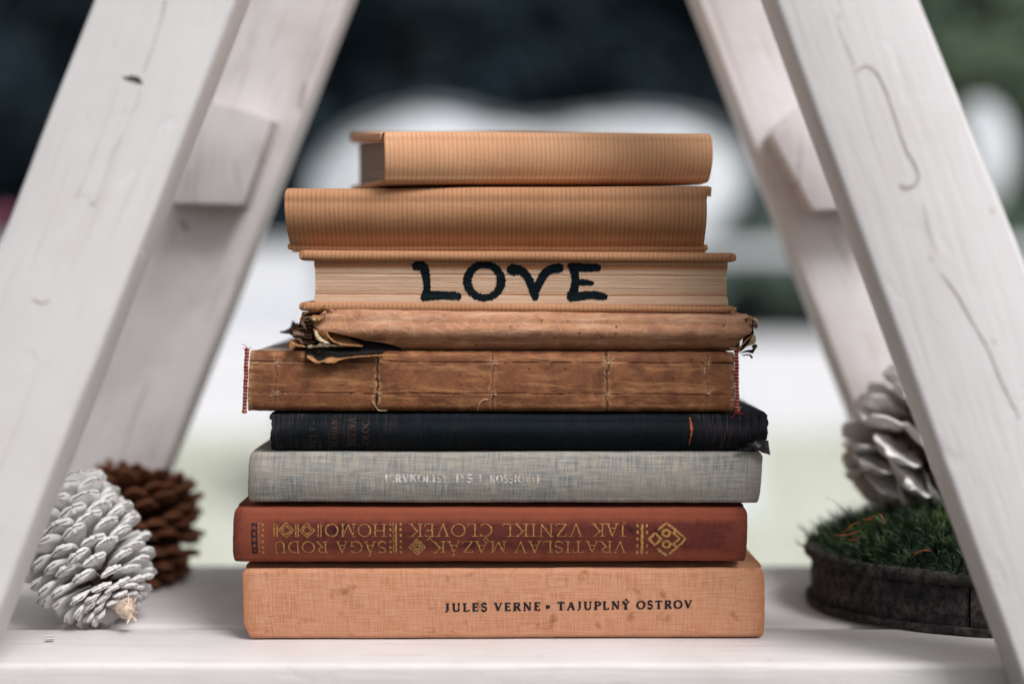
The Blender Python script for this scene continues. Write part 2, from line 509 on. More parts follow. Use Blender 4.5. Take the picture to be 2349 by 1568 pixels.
def spine_profile(h, D, bulge, r, groove, s_cut, nface=26, lean=0.0, lift=0.0, lexp=2.0):
    top = []
    top += [(s_cut, h)]
    if groove > 0:
        top += [(0.0085, h - groove * 0.5), (0.0068, h - groove), (0.005, h - groove * 0.45)]
    top = [t for t in top if t[0] > r * 1.02]
    arc = [(r - r * sin(radians(a)), h - r + r * cos(radians(a))) for a in range(0, 91, 11)]
    face = []
    for i in range(nface + 1):
        z = lerp(h - r, r, i / nface)
        k = (2 * z - h) / (h - 2 * r + 1e-9)
        face.append((-bulge * (1 - k * k), z))
    arc2 = [(s, h - z) for s, z in reversed(arc)]
    bot = [(s, h - z) for s, z in reversed(top)]
    pr = top + arc + face[1:-1] + arc2 + bot
    if lean or lift:
        out = []
        for i, (s, z) in enumerate(pr):
            k = max(0.0, 1 - z / h)
            w = max(0.0, min(1.0, 1 - max(0.0, s - r) / (s_cut * 0.97 - r)))
            up = lift * w * max(0.0, 1 - z / (h * 0.35))
            out.append((s + lean * k ** lexp * w, z + up))
        pr = out
    return pr

def prof_inner(pr, t):
    out = []
    for i, (s, z) in enumerate(pr):
        a = pr[max(0, i - 1)]; b = pr[min(len(pr) - 1, i + 1)]
        tx, tz = b[0] - a[0], b[1] - a[1]; l = hypot(tx, tz) or 1
        tt = t(s, z) if callable(t) else t
        out.append((s - tz / l * tt, z + tx / l * tt))
    return out

def c_shell(fr, pr, thick, disp, inset, mb, uv0=(0, 0), u_range=(0, 1), extra_end=None):
    """extrude an open profile (outer) with thickness along the book; closed solid"""
    inn = prof_inner(pr, thick)
    us = stations(fr.w)
    us = [u for u in us if u_range[0] <= u <= u_range[1]]
    acc = [0]
    for a, b in zip(pr, pr[1:]): acc.append(acc[-1] + hypot(b[0] - a[0], b[1] - a[1]))
    Po, Pi, Uo = [], [], []
    for u in us:
        xm = u * fr.w
        e = min(xm, fr.w - xm)
        bev = 0.0
        if e < 0.0006: bev = 0.0004 * (1 - sqrt(max(0, 1 - (1 - e / 0.0006) ** 2)))
        ro, ri, uo = [], [], []
        for k, ((s, z), (si, zi)) in enumerate(zip(pr, inn)):
            l = hypot(si - s, zi - z) or 1
            so, zo = s + (si - s) / l * bev, z + (zi - z) / l * bev
            q = z / fr.h
            uu = u
            il = inset(0, q) if inset else 0; ir = inset(1, q) if inset else 0
            x = il + (fr.w - il - ir) * u
            uu = x / fr.w
            p = fr.pt(uu, zo / fr.h, so); pi_ = fr.pt(uu, zi / fr.h, si)
            dv = disp(x, s, z) if disp else Vector()
            dw = fr.dep * dv.y + Vector((0, 0, dv.z)) + fr.ax * dv.x
            ro.append(p + dw); ri.append(pi_ + dw)
            uo.append((x + uv0[0], acc[k] + uv0[1]))
        Po.append(ro); Pi.append(ri); Uo.append(uo)
    mb.grid(Po, Uo, flip=False); n0 = 0
    mb.grid(Pi, Uo, flip=True)
    a = len(us); b = len(pr)
    base_o = len(mb.v) - 2 * a * b; base_i = base_o + a * b
    for i in (0, a - 1):
        for j in range(b - 1):
            q = [base_o + i * b + j, base_o + i * b + j + 1, base_i + i * b + j + 1, base_i + i * b + j]
            mb.f.append(q[::-1] if i == 0 else q); mb.m.append(0)
    for j in (0, b - 1):
        for i in range(a - 1):
            q = [base_o + i * b + j, base_o + (i + 1) * b + j, base_i + (i + 1) * b + j, base_i + i * b + j]
            mb.f.append(q if j == 0 else q[::-1]); mb.m.append(0)

def slab(fr, z0, z1, s0, s1, disp=None, ends=None, r=None, x0=0.0, x1=0.0, uvoff=(0, 0), back_round=True, n=90):
    """board: rounded cross-section in (depth, height), along the book. z in metres from the book's bottom.
    z0/z1 may be callables of u"""
    mb = MB(); P = []; UV = []
    us = stations(fr.w, n=n)
    for u in us:
        zz0 = z0(u) if callable(z0) else z0; zz1 = z1(u) if callable(z1) else z1
        t = zz1 - zz0
        xm = u * fr.w; e = min(xm, fr.w - xm)
        rr = (r if r is not None else t * 0.45); rr = min(rr, t * 0.49)
        k = 1.0
        if e < 0.0022: k = sqrt(max(0.0, 1 - (1 - e / 0.0022) ** 2)) * 0.55 + 0.45
        pin = ends(u, xm) if ends else (0, 0)
        row, uvr = [], []; acc = 0; last = None
        for a, b in rrect((s1 - s0) / 2, t / 2, rr, 4):
            bb = b * k
            x = x0 + (fr.w - x0 - x1) * u
            p = fr.pt(x / fr.w, ((zz0 + zz1) / 2 + bb + pin[1]) / fr.h, (s0 + s1) / 2 + a + pin[0])
            if disp:
                dv = disp(x, a + (s0 + s1) / 2, bb + (zz0 + zz1) / 2)
                p = p + fr.dep * dv.y + Vector((0, 0, dv.z)) + fr.ax * dv.x
            if last: acc += hypot(a - last[0], b - last[1])
            last = (a, b)
            row.append(p); uvr.append((x + uvoff[0], acc + uvoff[1]))
        P.append(row); UV.append(uvr)
    mb.grid(P, UV, wrap=True, flip=True)
    nn = len(P[0])
    mb.f.append(list(range(nn))); mb.m.append(0)
    kk = (len(P) - 1) * nn
    mb.f.append([kk + j for j in range(nn)][::-1]); mb.m.append(0)
    return mb

def page_block(fr, z0, z1, s0, s1, x0, x1, rows, seed, concave=0.0, jit=0.00018, nx=40, end_curve=0.0):
    mb = MB(); P = []; UV = []
    rnd = random.Random(seed)
    js = [rnd.random() ** 2 for _ in range(rows + 1)]
    for k in range(rows + 1):
        v = k / rows
        j = (js[k]) * jit + (jit * 2 * abs(ns(k * 0.37, seed)))
        row, uvr = [], []
        cc = concave * (1 - (2 * v - 1) ** 2)
        ec = end_curve * (1 - (2 * v - 1) ** 2)
        per = []
        for i in range(nx + 1): per.append((x0 + j + ec + (fr.w - x0 - x1 - 2 * j - 2 * ec) * i / nx, s0 + cc + j))
        for i in range(1, 9): per.append((fr.w - x1 - j - ec, lerp(s0 + cc + j, s1 - j, i / 9)))
        for i in range(0, 9): per.append((lerp(fr.w - x1 - j, x0 + j, i / 8), s1 - j))
        for i in range(1, 9): per.append((x0 + j + ec, lerp(s1 - j, s0 + cc + j, i / 9)))
        for (x, s) in per:
            wv = 0.00012 * ns(x * 60, k * 0.25, seed) + 0.0001 * ns(x * 400, k * 0.9, seed)
            p = fr.pt(x / fr.w, lerp(z0, z1, v) / fr.h, s + wv)
            row.append(p); uvr.append((x + s, v))
        P.append(row); UV.append(uvr)
    mb.grid(P, UV, wrap=True)
    n = len(P[0])
    mb.f.append(list(range(n))[::-1]); mb.m.append(0)
    kk = rows * n
    mb.f.append([kk + i for i in range(n)]); mb.m.append(0)
    return mb

def disp_std(seed, amp=0.00035, fine=0.00012):
    def f(x, s, z):
        y = amp * ns(x * 28 + seed, z * 60, seed) + fine * ns(x * 190, z * 190, seed + 5)
        zz = amp * 0.9 * ns(x * 20 + seed * 3, s * 30, seed + 9) + fine * ns(x * 150 + 3, s * 100, seed)
        return Vector((0, y, zz))
    return f

def inset_std(c, seed, jag=0.00012, p=10):
    def f(side, q):
        q = min(1, max(0, q))
        return c * abs(2 * q - 1) ** p + jag * (1 + ns(q * 9, seed + side * 4))
    return f

def hard_book(name, fr, label, mat, mat_pg, seed, bulge=0.0012, r=0.0022, groove=0.0008, t=(0.0024, 0.0024), t_sp=0.0011,
              disp=None, inset=None, lean=0.0, lift=0.0, lexp=2.0, mat_board=None, board_x=(0.0, 0.0), pg_x=0.003, category="book", uvs=0.0):
    root = thing(name, fr.root(), label, category, "old books in the stack")
    disp = disp or disp_std(seed); inset = inset if inset is not None else inset_std(0.0009, seed)
    cut = 0.0105
    pr = spine_profile(fr.h, fr.D, bulge, r, groove, cut, lean=lean, lift=lift, lexp=lexp)
    mb = MB(); c_shell(fr, pr, t_sp, disp, inset, mb, (uvs, 0))
    sp = mb.build("spine", mat, root)
    bvh = BVHTree.FromPolygons(mb.v, mb.f)
    mB = mat_board or mat
    o = slab(fr, fr.h - t[0], fr.h, cut + 0.0001, fr.D, disp, r=0.0009, x0=board_x[0], x1=board_x[1], uvoff=(uvs, 0.05)).build("front_board", mB, root)
    slab(fr, 0.0, t[1], cut + 0.0001, fr.D, disp, r=0.0009, x0=board_x[0], x1=board_x[1], uvoff=(uvs, 0.09)).build("back_board", mB, root)
    page_block(fr, t[1] + 0.0002, fr.h - t[0] - 0.0002, max(0.0022, lean + t_sp + 0.0018), fr.D - 0.004, pg_x, pg_x, int(fr.h / 0.0004), seed).build("page_block", mat_pg, root)
    return root, sp, bvh

def on_spine(bvh, x, z, lift):
    h = bvh.ray_cast(Vector((x, -0.12, z)), Vector((0, 1, 0)))
    if h[0] is None: return None
    return h[0] - Vector((0, lift, 0))

LIFT = [0.0]
def ribbon(mb, bvh, pts, lift=0.00010, mi=0, step=3.0, jit=0.0, seed=0):
    """pts: (px, py, width) picture readings taken at the books; painted onto the surface"""
    LIFT[0] = (LIFT[0] + 0.000004) % 0.00006
    fine = []
    for (x0, y0, w0), (x1, y1, w1) in zip(pts, pts[1:]):
        k = max(1, int(hypot(x1 - x0, y1 - y0) / step))
        for j in range(k):
            t = j / k; fine.append((lerp(x0, x1, t), lerp(y0, y1, t), lerp(w0, w1, t)))
    fine.append(pts[-1])
    rows = []
    for i, (x, y, w) in enumerate(fine):
        a = fine[max(0, i - 1)]; b = fine[min(len(fine) - 1, i + 1)]
        tx, ty = b[0] - a[0], b[1] - a[1]; l = hypot(tx, ty) or 1
        nx, ny = -ty / l, tx / l
        ja = 1 + jit * (random.Random(i * 7 + seed).random() - 0.5) + jit * ns(i * 0.3, seed)
        jb = 1 + jit * (random.Random(i * 13 + seed + 1).random() - 0.5) + jit * ns(i * 0.3, seed + 4)
        row = []
        nn = max(1, int(w / 5))
        for k in range(nn + 1):
            t = k / nn * 2 - 1
            ww = w / 2 * (ja if t < 0 else jb)
            q = W(x + nx * ww * t, y + ny * ww * t, 0.571)
            h = on_spine(bvh, q.x, q.z, lift + LIFT[0])
            if h is None:
                for g in range(1, 9):                     # keep the paint on the surface: draw the rim in
                    q = W(x + nx * ww * t * (1 - g / 8), y + ny * ww * t * (1 - g / 8), 0.571)
                    h = on_spine(bvh, q.x, q.z, lift + LIFT[0])
                    if h is not None: break
            row.append(h)
        rows.append(row)
    # equalise column counts
    m = max(len(r) for r in rows)
    out = []
    for r in rows:
        if any(p is None for p in r): 
            if out and len(out) > 1: mb.grid(out, mi=mi)
            out = []; continue
        if len(r) != m:
            rr = []
            for k in range(m):
                t = k / (m - 1) * (len(r) - 1) if m > 1 else 0
                a = int(min(t, len(r) - 2)) if len(r) > 1 else 0
                rr.append(r[a].lerp(r[min(a + 1, len(r) - 1)], t - a))
            r = rr
        out.append(r)
    if len(out) > 1: mb.grid(out, mi=mi)

# --- a small serif alphabet: strokes in a box 1 high; T thick, t thin
def arcpts(cx, cy, rx, ry, a0, a1, n=12):
    return [(cx + rx * cos(radians(lerp(a0, a1, i / n))), cy + ry * sin(radians(lerp(a0, a1, i / n)))) for i in range(n + 1)]
def serif(x, y, w=0.17): return ('t', [(x - w, y), (x + w, y)])
GL = {
 'A': (0.80, [('t', [(0.12, 0.03), (0.40, 0.97)]), ('T', [(0.40, 1.0), (0.68, 0.03)]), ('t', [(0.22, 0.36), (0.58, 0.36)]), serif(0.12, 0.03, .12), serif(0.68, 0.03, .13)]),
 'B': (0.66, [('T', [(0.16, 0), (0.16, 1)]), ('v', [(0.05, 0.97)] + arcpts(0.30, 0.75, 0.26, 0.22, 90, -90) + [(0.16, 0.53)]), ('v', [(0.16, 0.53)] + arcpts(0.32, 0.28, 0.30, 0.25, 90, -90) + [(0.05, 0.03)])]),
 'C': (0.78, [('v', arcpts(0.43, 0.5, 0.37, 0.47, 48, 312, 20)), ('t', [(0.70, 0.99), (0.70, 0.76)])]),
 'D': (0.80, [('T', [(0.16, 0), (0.16, 1)]), ('v', [(0.05, 0.97)] + arcpts(0.34, 0.5, 0.38, 0.47, 90, -90, 14) + [(0.05, 0.03)])]),
 'E': (0.62, [('T', [(0.16, 0), (0.16, 1)]), ('t', [(0.04, 0.97), (0.54, 0.97)]), ('t', [(0.16, 0.52), (0.44, 0.52)]), ('t', [(0.04, 0.03), (0.57, 0.03)]), ('t', [(0.54, 1.0), (0.54, 0.80)]), ('t', [(0.57, 0), (0.57, 0.21)]), ('t', [(0.44, .42), (.44, .62)])]),
 'F': (0.58, [('T', [(0.16, 0), (0.16, 1)]), ('t', [(0.04, 0.97), (0.54, 0.97)]), ('t', [(0.16, 0.52), (0.44, 0.52)]), serif(0.16, 0.03, .14), ('t', [(0.54, 1.0), (0.54, 0.80)])]),
 'G': (0.82, [('v', arcpts(0.43, 0.5, 0.37, 0.47, 48, 318, 20)), ('T', [(0.68, 0.02), (0.68, 0.42)]), serif(0.66, 0.42, .15), ('t', [(0.70, 0.99), (0.70, 0.76)])]),
 'H': (0.86, [('T', [(0.16, 0), (0.16, 1)]), ('T', [(0.70, 0), (0.70, 1)]), ('t', [(0.16, 0.52), (0.70, 0.52)]), serif(.16, .03), serif(.16, .97), serif(.70, .03), serif(.70, .97)]),
 'I': (0.38, [('T', [(0.19, 0), (0.19, 1)]), serif(.19, .03), serif(.19, .97)]),
 'J': (0.46, [('T', [(0.28, 1), (0.28, 0.15)]), ('t', arcpts(0.13, 0.12, 0.15, 0.14, 0, -120, 6)), serif(.28, .97)]),
 'K': (0.80, [('T', [(0.16, 0), (0.16, 1)]), ('t', [(0.66, 0.97), (0.18, 0.46)]), ('T', [(0.32, 0.60), (0.70, 0.02)]), serif(.16, .03), serif(.16, .97), serif(.66, .97, .12), serif(.70, .03, .12)]),
 'L': (0.62, [('T', [(0.16, 0), (0.16, 1)]), ('t', [(0.04, 0.03), (0.56, 0.03)]), ('t', [(0.56, 0), (0.56, 0.24)]), serif(.16, .97)]),
 'M': (1.00, [('t', [(0.16, 0.02), (0.18, 0.98)]), ('T', [(0.18, 1), (0.50, 0.05)]), ('t', [(0.50, 0.05), (0.80, 0.98)]), ('T', [(0.82, 0), (0.82, 1)]), serif(.15, .03, .12), serif(.83, .03, .14), serif(.14, .97, .10), serif(.84, .97, .1)]),
 'N': (0.86, [('t', [(0.16, 0.02), (0.16, 0.98)]), ('T', [(0.15, 1), (0.70, 0.02)]), ('t', [(0.70, 0.02), (0.70, 0.98)]), serif(.16, .03, .12), serif(.70, .97, .12), serif(.12, .97, .08)]),
 'O': (0.86, [('v', arcpts(0.43, 0.5, 0.37, 0.47, 0, 360, 28))]),
 'P': (0.66, [('T', [(0.16, 0), (0.16, 1)]), ('v', [(0.05, 0.97)] + arcpts(0.32, 0.73, 0.28, 0.24, 90, -90) + [(0.16, 0.49)]), serif(.16, .03)]),
 'R': (0.74, [('T', [(0.16, 0), (0.16, 1)]), ('v', [(0.05, 0.97)] + arcpts(0.32, 0.74, 0.27, 0.23, 90, -90) + [(0.16, 0.51)]), ('T', [(0.36, 0.50), (0.66, 0.02)]), serif(.16, .03), serif(.67, .03, .09)]),
 'S': (0.58, [('S', arcpts(0.29, 0.75, 0.20, 0.22, 35, 255, 12) + arcpts(0.29, 0.27, 0.22, 0.25, 90, -145, 14)), ('t', [(.47, .98), (.47, .78)]), ('t', [(.08, .02), (.08, .24)])]),
 'T': (0.74, [('T', [(0.37, 0), (0.37, 1)]), ('t', [(0.06, 0.97), (0.68, 0.97)]), serif(.37, .03), ('t', [(.06, 1), (.06, .8)]), ('t', [(.68, 1), (.68, .8)])]),
 'U': (0.82, [('T', [(0.17, 1), (0.17, 0.3)]), ('v', arcpts(0.41, 0.30, 0.24, 0.27, 180, 360, 10)), ('t', [(0.66, 0.30), (0.66, 1)]), serif(.17, .97), serif(.66, .97, .13)]),
 'V': (0.78, [('T', [(0.12, 0.98), (0.40, 0.0)]), ('t', [(0.40, 0.03), (0.66, 0.98)]), serif(.12, .97, .13), serif(.66, .97, .11)]),
 'Y': (0.76, [('T', [(0.12, 0.98), (0.38, 0.48)]), ('t', [(0.64, 0.98), (0.38, 0.48)]), ('T', [(0.38, 0.5), (0.38, 0)]), serif(.38, .03), serif(.12, .97, .12), serif(.64, .97, .11)]),
 'Z': (0.68, [('t', [(0.08, 0.97), (0.60, 0.97)]), ('T', [(0.58, 0.97), (0.08, 0.03)]), ('t', [(0.06, 0.03), (0.62, 0.03)]), ('t', [(.08, 1), (.08, .78)]), ('t', [(.62, 0), (.62, .24)])]),
 '-': (0.40, [('T', [(0.08, 0.45), (0.32, 0.45)])]),
}
ACC = {'Á': ('A', 'acute'), 'Č': ('C', 'caron'), 'Ě': ('E', 'caron'), 'Ý': ('Y', 'acute')}

def write(mb, bvh, text, place, T=0.15, t=0.07, space=0.35, track=0.06, lift=0.0001, keep=None, width=None, jit=0.0):
    """place(a, b): text coordinates (a = 0..1 along, b = 0..1 up) -> picture reading, and its unit height in px.
    width: total px of the line; letters are spread to fill it"""
    adv = []
    for ch in text:
        if ch == ' ': adv.append(space)
        elif ch in ACC: adv.append(GL[ACC[ch][0]][0])
        else: adv.append(GL[ch][0])
    tot = sum(adv) + track * (len(text) - 1)
    x = 0
    H = place(0, 0)[2]
    for i, ch in enumerate(text):
        if ch != ' ':
            base = ACC[ch][0] if ch in ACC else ch
            strokes = list(GL[base][1])
            if ch in ACC:
                cx = GL[base][0] / 2
                if ACC[ch][1] == 'acute': strokes.append(('T', [(cx - 0.04, 1.10), (cx + 0.12, 1.28)]))
                else: strokes += [('t', [(cx - 0.16, 1.28), (cx, 1.10)]), ('t', [(cx, 1.10), (cx + 0.16, 1.28)])]
            for kind, pts in strokes:
                out = []
                for k, (a, b) in enumerate(pts):
                    p0 = pts[max(0, k - 1)]; p1 = pts[min(len(pts) - 1, k + 1)]
                    dx, dy = abs(p1[0] - p0[0]), abs(p1[1] - p0[1])
                    l = hypot(dx, dy) or 1
                    if kind == 'T': w = T
                    elif kind == 't': w = t
                    elif kind == 'v': w = lerp(t, T, (dy / l) ** 1.3)
                    else: w = lerp(t, T, (dx / l) ** 1.0)
                    q = place((x + a) / tot, b)
                    out.append((q[0], q[1], w * H))
                ribbon(mb, bvh, out, lift=lift, step=2.5, jit=jit, seed=i * 31 + len(out))
        x += adv[i] + track

def line_place(x0, y0, x1, y1, H, flip=False):
    """baseline from (x0,y0) to (x1,y1), letters H px high; flip = upside down"""
    def f(a, b):
        sgn = 1 if flip else -1
        return (lerp(x0, x1, a), lerp(y0, y1, a) + sgn * b * H, H)
    return f
def vert_place(xb, y0, y1, H):
    """letters turned a quarter: the line runs up from y0 to y1, letter tops point left"""
    def f(a, b):
        return (xb - b * H, lerp(y0, y1, a), H)
    return f
# ------------------------------------------------------------------ book materials
M_pg = mat_pages("old_paper_edges", lin('c0a58c'), lin('9c7c62'), lin('6e5341'))
M_pg_grey = mat_pages("grey_paper_edges", lin('a89a90'), lin('91827a'), lin('6f615a'))
M_pg_love = mat_pages("yellowed_fore_edge", lin('dfc0a8'), lin('c19c80'), lin('85604a'), bands=True)
M_orange = mat_cloth("orange_tan_book_cloth", lin('c59272'), lin('ae7150'), lin('d0a98f'), lin('8c5638'), weave=0.5, stain_lo=0.595, streak=0.7, spots=0.3, width=0.2107)
M_red = mat_cloth("red_brown_book_cloth", lin('6c332c'), lin('4c2322'), lin('8a4638'), lin('2b1418'), weave=0.5, stain_lo=0.56, streak=0.5, width=0.2065, faded=lin('94503a'), fade_v=[(0.0, 0.7), (0.0135, 0.75), (0.0165, 0.0), (0.0255, 0.0), (0.0285, 0.55), (0.04, 0.7)], fade_end=0.75)
M_grey = mat_cloth("grey_linen_book_cloth", lin('a99d8f'), lin('64727a'), lin('bdb1a2'), lin('8a6442'), weave=0.45, stain_lo=0.68, streak=1.0, spots=0.3, width=0.206)
M_kraft = mat_kraft("ribbed_brown_wrapping_paper", lin('cd9770'), lin('a06845'), lin('dcae8a'))
M_kraft2 = mat_kraft("ribbed_brown_wrapping_paper_darker", lin('b18059'), lin('7d4d30'), lin('c39372'))

def mat_black_cloth():
    m = NM("worn_black_ribbed_cloth", 0.75, 0.12)
    uv = m.uv()
    r = m.noise(m.mapv(uv, (2600, 60, 1)), 1, 2, 0.5)
    b = m.noise(m.mapv(uv, (70, 90, 1)), 1, 3, 0.6)
    x = m.sep(uv)[0]
    ends = m.ramp(x, [(0.0, 1.0), (0.03, 0.5), (0.09, 0.15), (0.16, 0.1), (0.185, 0.9), (0.21, 1.0)])
    f = m.math('MULTIPLY', m.ramp(r, [(0.45, 0.0), (0.62, 1.0)]), m.math('MULTIPLY', m.ramp(b, [(0.42, 0.15), (0.62, 1.0)]), ends))
    c = m.mix(f, (0.003, 0.007, 0.010, 1), lin('4a3c43'))
    return m.out(c, r, 0.6, 0.0003)
M_black = mat_black_cloth()

def mat_old_leather(name, base, dark, light, vein):
    m = NM(name, 0.72, 0.3)
    uv = m.uv()
    a = m.noise(uv, 130, 5, 0.65, 0.6)
    b = m.noise(m.mapv(uv, (40, 260, 1)), 1, 4, 0.7, 0.5)
    wv = m.mapv(uv, (1, 1.5, 1))
    n2 = m.n.new("ShaderNodeTexNoise"); m.l.new(uv, n2.inputs["Vector"]); n2.inputs["Scale"].default_value = 160
    add = m.n.new("ShaderNodeVectorMath"); add.operation = 'MULTIPLY_ADD'
    m.l.new(n2.outputs["Color"], add.inputs[0]); add.inputs[1].default_value = (0.006, 0.006, 0.006); m.l.new(wv, add.inputs[2])
    v = m.vor(add.outputs[0], 150, 'DISTANCE_TO_EDGE')
    c = m.mix(m.ramp(a, [(0.30, 0.0), (0.70, 1.0)]), dark, base)
    c = m.mix(m.ramp(b, [(0.50, 0.0), (0.68, 0.75)]), c, light)
    c = m.mix(m.math('MULTIPLY', m.ramp(v, [(0.0, 1.0), (0.06, 0.0)]), vein), c, light)
    sp = m.vor(uv, 140)
    c = m.mix(m.ramp(sp, [(0.05, 0.75), (0.11, 0.0)]), c, lin('4a2616'))
    cr = m.attr('crack'); fr_ = m.attr('fray')
    c = m.mix(m.math('MULTIPLY', fr_, 0.85, True), c, lin('d8b088'))
    c = m.mix(m.math('MULTIPLY', cr, 1.0, True), c, (0.02, 0.009, 0.006, 1))
    h = m.math('ADD', a, m.math('MULTIPLY', m.ramp(v, [(0.0, 1.0), (0.08, 0.0)]), vein))
    return m.out(c, h, 0.6, 0.0005)
M_worn = mat_old_leather("worn_brown_paper_spine", lin('bd8a68'), lin('966750'), lin('d6ae90'), 0.30)
M_bare = mat_old_leather("bare_glued_spine", lin('8f5c3b'), lin('5c3524'), lin('b58157'), 0.0)
M_torn = mat_plain("torn_brown_paper", lin('a8794f'), 0.85, 500, 0.45, 0.6, 0.0006)
M_torn_grey = mat_plain("grey_brown_crumpled_paper", lin('7a6050'), 0.9, 600, 0.55, 0.7, 0.0006)
M_torn_pale = mat_plain("pale_torn_paper", lin('c9b596'), 0.9, 500, 0.4, 0.6, 0.0006)
M_redthread = mat_plain("red_headband_thread", lin('962a20'), 0.7, 900, 0.4)
M_whitethread = mat_plain("cream_headband_thread", lin('d8b8a0'), 0.8, 900, 0.3)
M_gold = NM("faded_gold_blocking", 0.42, 0.5)
_g = M_gold.noise(M_gold.obj(), 1500, 3, 0.7)
M_gold = M_gold.out(M_gold.mix(M_gold.ramp(_g, [(0.38, 0.0), (0.6, 1.0)]), lin('744a2a'), lin('bd8f50')), _g, 0.5, 0.0002)
M_gold_dim = mat_plain("rubbed_gold_blocking", lin('4a3626'), 0.6, 1400, 0.8)
M_ink = mat_plain("black_printing_ink", (0.018, 0.014, 0.02, 1), 0.8, 900, 0.5)
M_marker = NM("black_marker_ink", 0.85, 0.1)
_r = M_marker.noise(M_marker.mapv(M_marker.obj(), (90, 90, 5200)), 1, 3, 0.7)
_q = M_marker.noise(M_marker.obj(), 300, 3, 0.6)
M_marker = M_marker.out(M_marker.mix(M_marker.math('MULTIPLY', M_marker.ramp(_r, [(0.58, 0.0), (0.66, 0.55)]), M_marker.ramp(_q, [(0.4, 0.2), (0.6, 1.0)])), (0.002, 0.007, 0.011, 1), lin('4a3f38')), _r, 0.4, 0.0003)
def mat_ghost():
    m = NM("rubbed_white_lettering", 0.8, 0.2)
    g = m.noise(m.obj(), 420, 3, 0.7)
    c = m.mix(m.ramp(g, [(0.40, 0.0), (0.56, 1.0)]), lin('a89c90'), lin('dcd6d2'))
    return m.out(c)
M_ghost = mat_ghost()

# ---- 1 orange-tan book at the bottom
fr = Frame((553, 1306), (1757, 1303), (560, 1470), (1756, 1466), 0.5718, 0.5738, 0.142)
book1, sp1, bv = hard_book("book", fr, "thick orange-tan cloth book with black lettering, at the bottom of the stack",
    M_orange, M_pg, 1.0, bulge=0.0010, r=0.0024, groove=0.0009, lean=0.0008, lift=0.0005, inset=lambda side, q: (0.0022 * max(0, 0.22 - q) / 0.22 if side == 0 else 0.0003) * 1.0 + 0.0013 * abs(2 * q - 1) ** 16 + 0.0002 * (1 + ns(q * 5, side * 3)))
mb = MB()
for txt, xa, xb in (("JULES", 1019.6, 1117.6), ("VERNE", 1133.8, 1239.7), ("TAJUPLNÝ", 1278.6, 1445), ("OSTROV", 1461.2, 1588.7)):
    ya = lerp(1403, 1396, (xa - 1019) / 570); yb = lerp(1403, 1396, (xb - 1019) / 570)
    write(mb, bv, txt, line_place(xa, ya, xb, yb, 18.2), T=0.30, t=0.17, track=0.22, jit=0.25)
ribbon(mb, bv, [(1252, 1392.5, 5), (1254, 1392.5, 9), (1258, 1392.5, 10), (1262, 1392.5, 5)], step=1.5)
mb.build("lettering", M_ink, sp1, smooth=False)

# ---- 2 red-brown book with gold lettering, upside down
fr = Frame((536, 1163), (1716, 1164), (531, 1299), (1713, 1298), 0.5697, 0.5705, 0.14)
book2, sp2, bv = hard_book("book", fr, "red-brown cloth book with upside-down gold lettering, second from the bottom",
    M_red, M_pg, 2.0, bulge=0.0011, r=0.0030, groove=0.0012, lean=0.0026, lift=0.0011, inset=lambda side, q: 0.0010 * abs(2 * q - 1) ** 9 + 0.00012 * (1 + ns(q * 6, side * 3)))
mb = MB()
gl = dict(T=0.115, t=0.06, jit=0.5)
LA0, LA1, LB0, LB1 = 1198.5, 1228.5, 1239, 1267.5
def up(txt, xl, xr, line):
    y0 = LA0 if line == 'A' else LB0; H = (LA1 - LA0) if line == 'A' else (LB1 - LB0)
    # upside down: the text starts at the right, its baseline lies on top
    write(mb, bv, txt, line_place(xr, y0, xl, y0, H, flip=True), **gl)
up("SÁGA RODU", 628, 888, 'B'); up("HOMO", 746, 888, 'A')
up("ČLOVĚK", 939, 1130, 'A'); up("VZNIKL", 1151, 1337.5, 'A'); up("JAK", 1358, 1438, 'A')
up("MAZÁK", 991.5, 1163, 'B'); up("VRATISLAV", 1179, 1437, 'B')
def poly(pts, w, closed=False, target=None):
    if closed: pts = pts + [pts[0]]
    ribbon(target or mb, bv, [(x, y, w) for x, y in pts], step=2.5, jit=0.4, seed=int(pts[0][0]))
def diamond(cx, cy, rx, ry, w): poly([(cx - rx, cy), (cx, cy - ry), (cx + rx, cy), (cx, cy + ry)], w, True)
for rx in (19, 12.5, 6.5): diamond(957.5, 1253, rx, rx, 2.6)
for cx in (658, 706):
    for rx in (17, 10.5): diamond(cx, 1213.5, rx, rx, 2.4)
for x in (630.5, 637.5, 680, 685.5, 731.5, 738): poly([(x, 1199), (x, 1229)], 2.6)
for (x, w) in ((909, 4.2), (903, 2.2)): poly([(x, 1197), (x, 1268)], w)
for y in (1200, 1212, 1225, 1240, 1253, 1265):
    for x in (896, 920): poly([(x, y - 3), (x, y + 3)], 4.6)
# right ornament: dots, bar, dots, emblem (from the enlarged reading)
def E(zx, zy): return ((2500 + zx / 7.1267) / 1.7437, (2040 + zy / 7.1267) / 1.7437)
for zy in (415, 605, 800, 1000, 1200): a = E(345, zy - 45); b = E(345, zy + 45); poly([a, b], 6.0)
for zy in (415, 605, 1000, 1200): a = E(615, zy - 45); b = E(615, zy + 45); poly([a, b], 5.2)
poly([E(480, 360), E(480, 1250)], 6.2)
Wd = 5.4
poly([E(930, 540), E(1165, 345), E(1420, 530), E(1715, 790), E(1560, 970), E(1260, 1250)], Wd)
poly([E(915, 1070), E(1060, 1200), E(1200, 1310)], Wd + 1)
poly([E(850, 625), E(1020, 790), E(850, 980), E(680, 800)], Wd + 0.6, True)
poly([E(1165 + 100 * cos(radians(a)), 625 + 90 * sin(radians(a))) for a in range(0, 360, 24)], Wd + 0.4, True)
poly([E(1175 + 105 * cos(radians(a)), 955 + 95 * sin(radians(a))) for a in range(0, 360, 24)], Wd + 0.4, True)
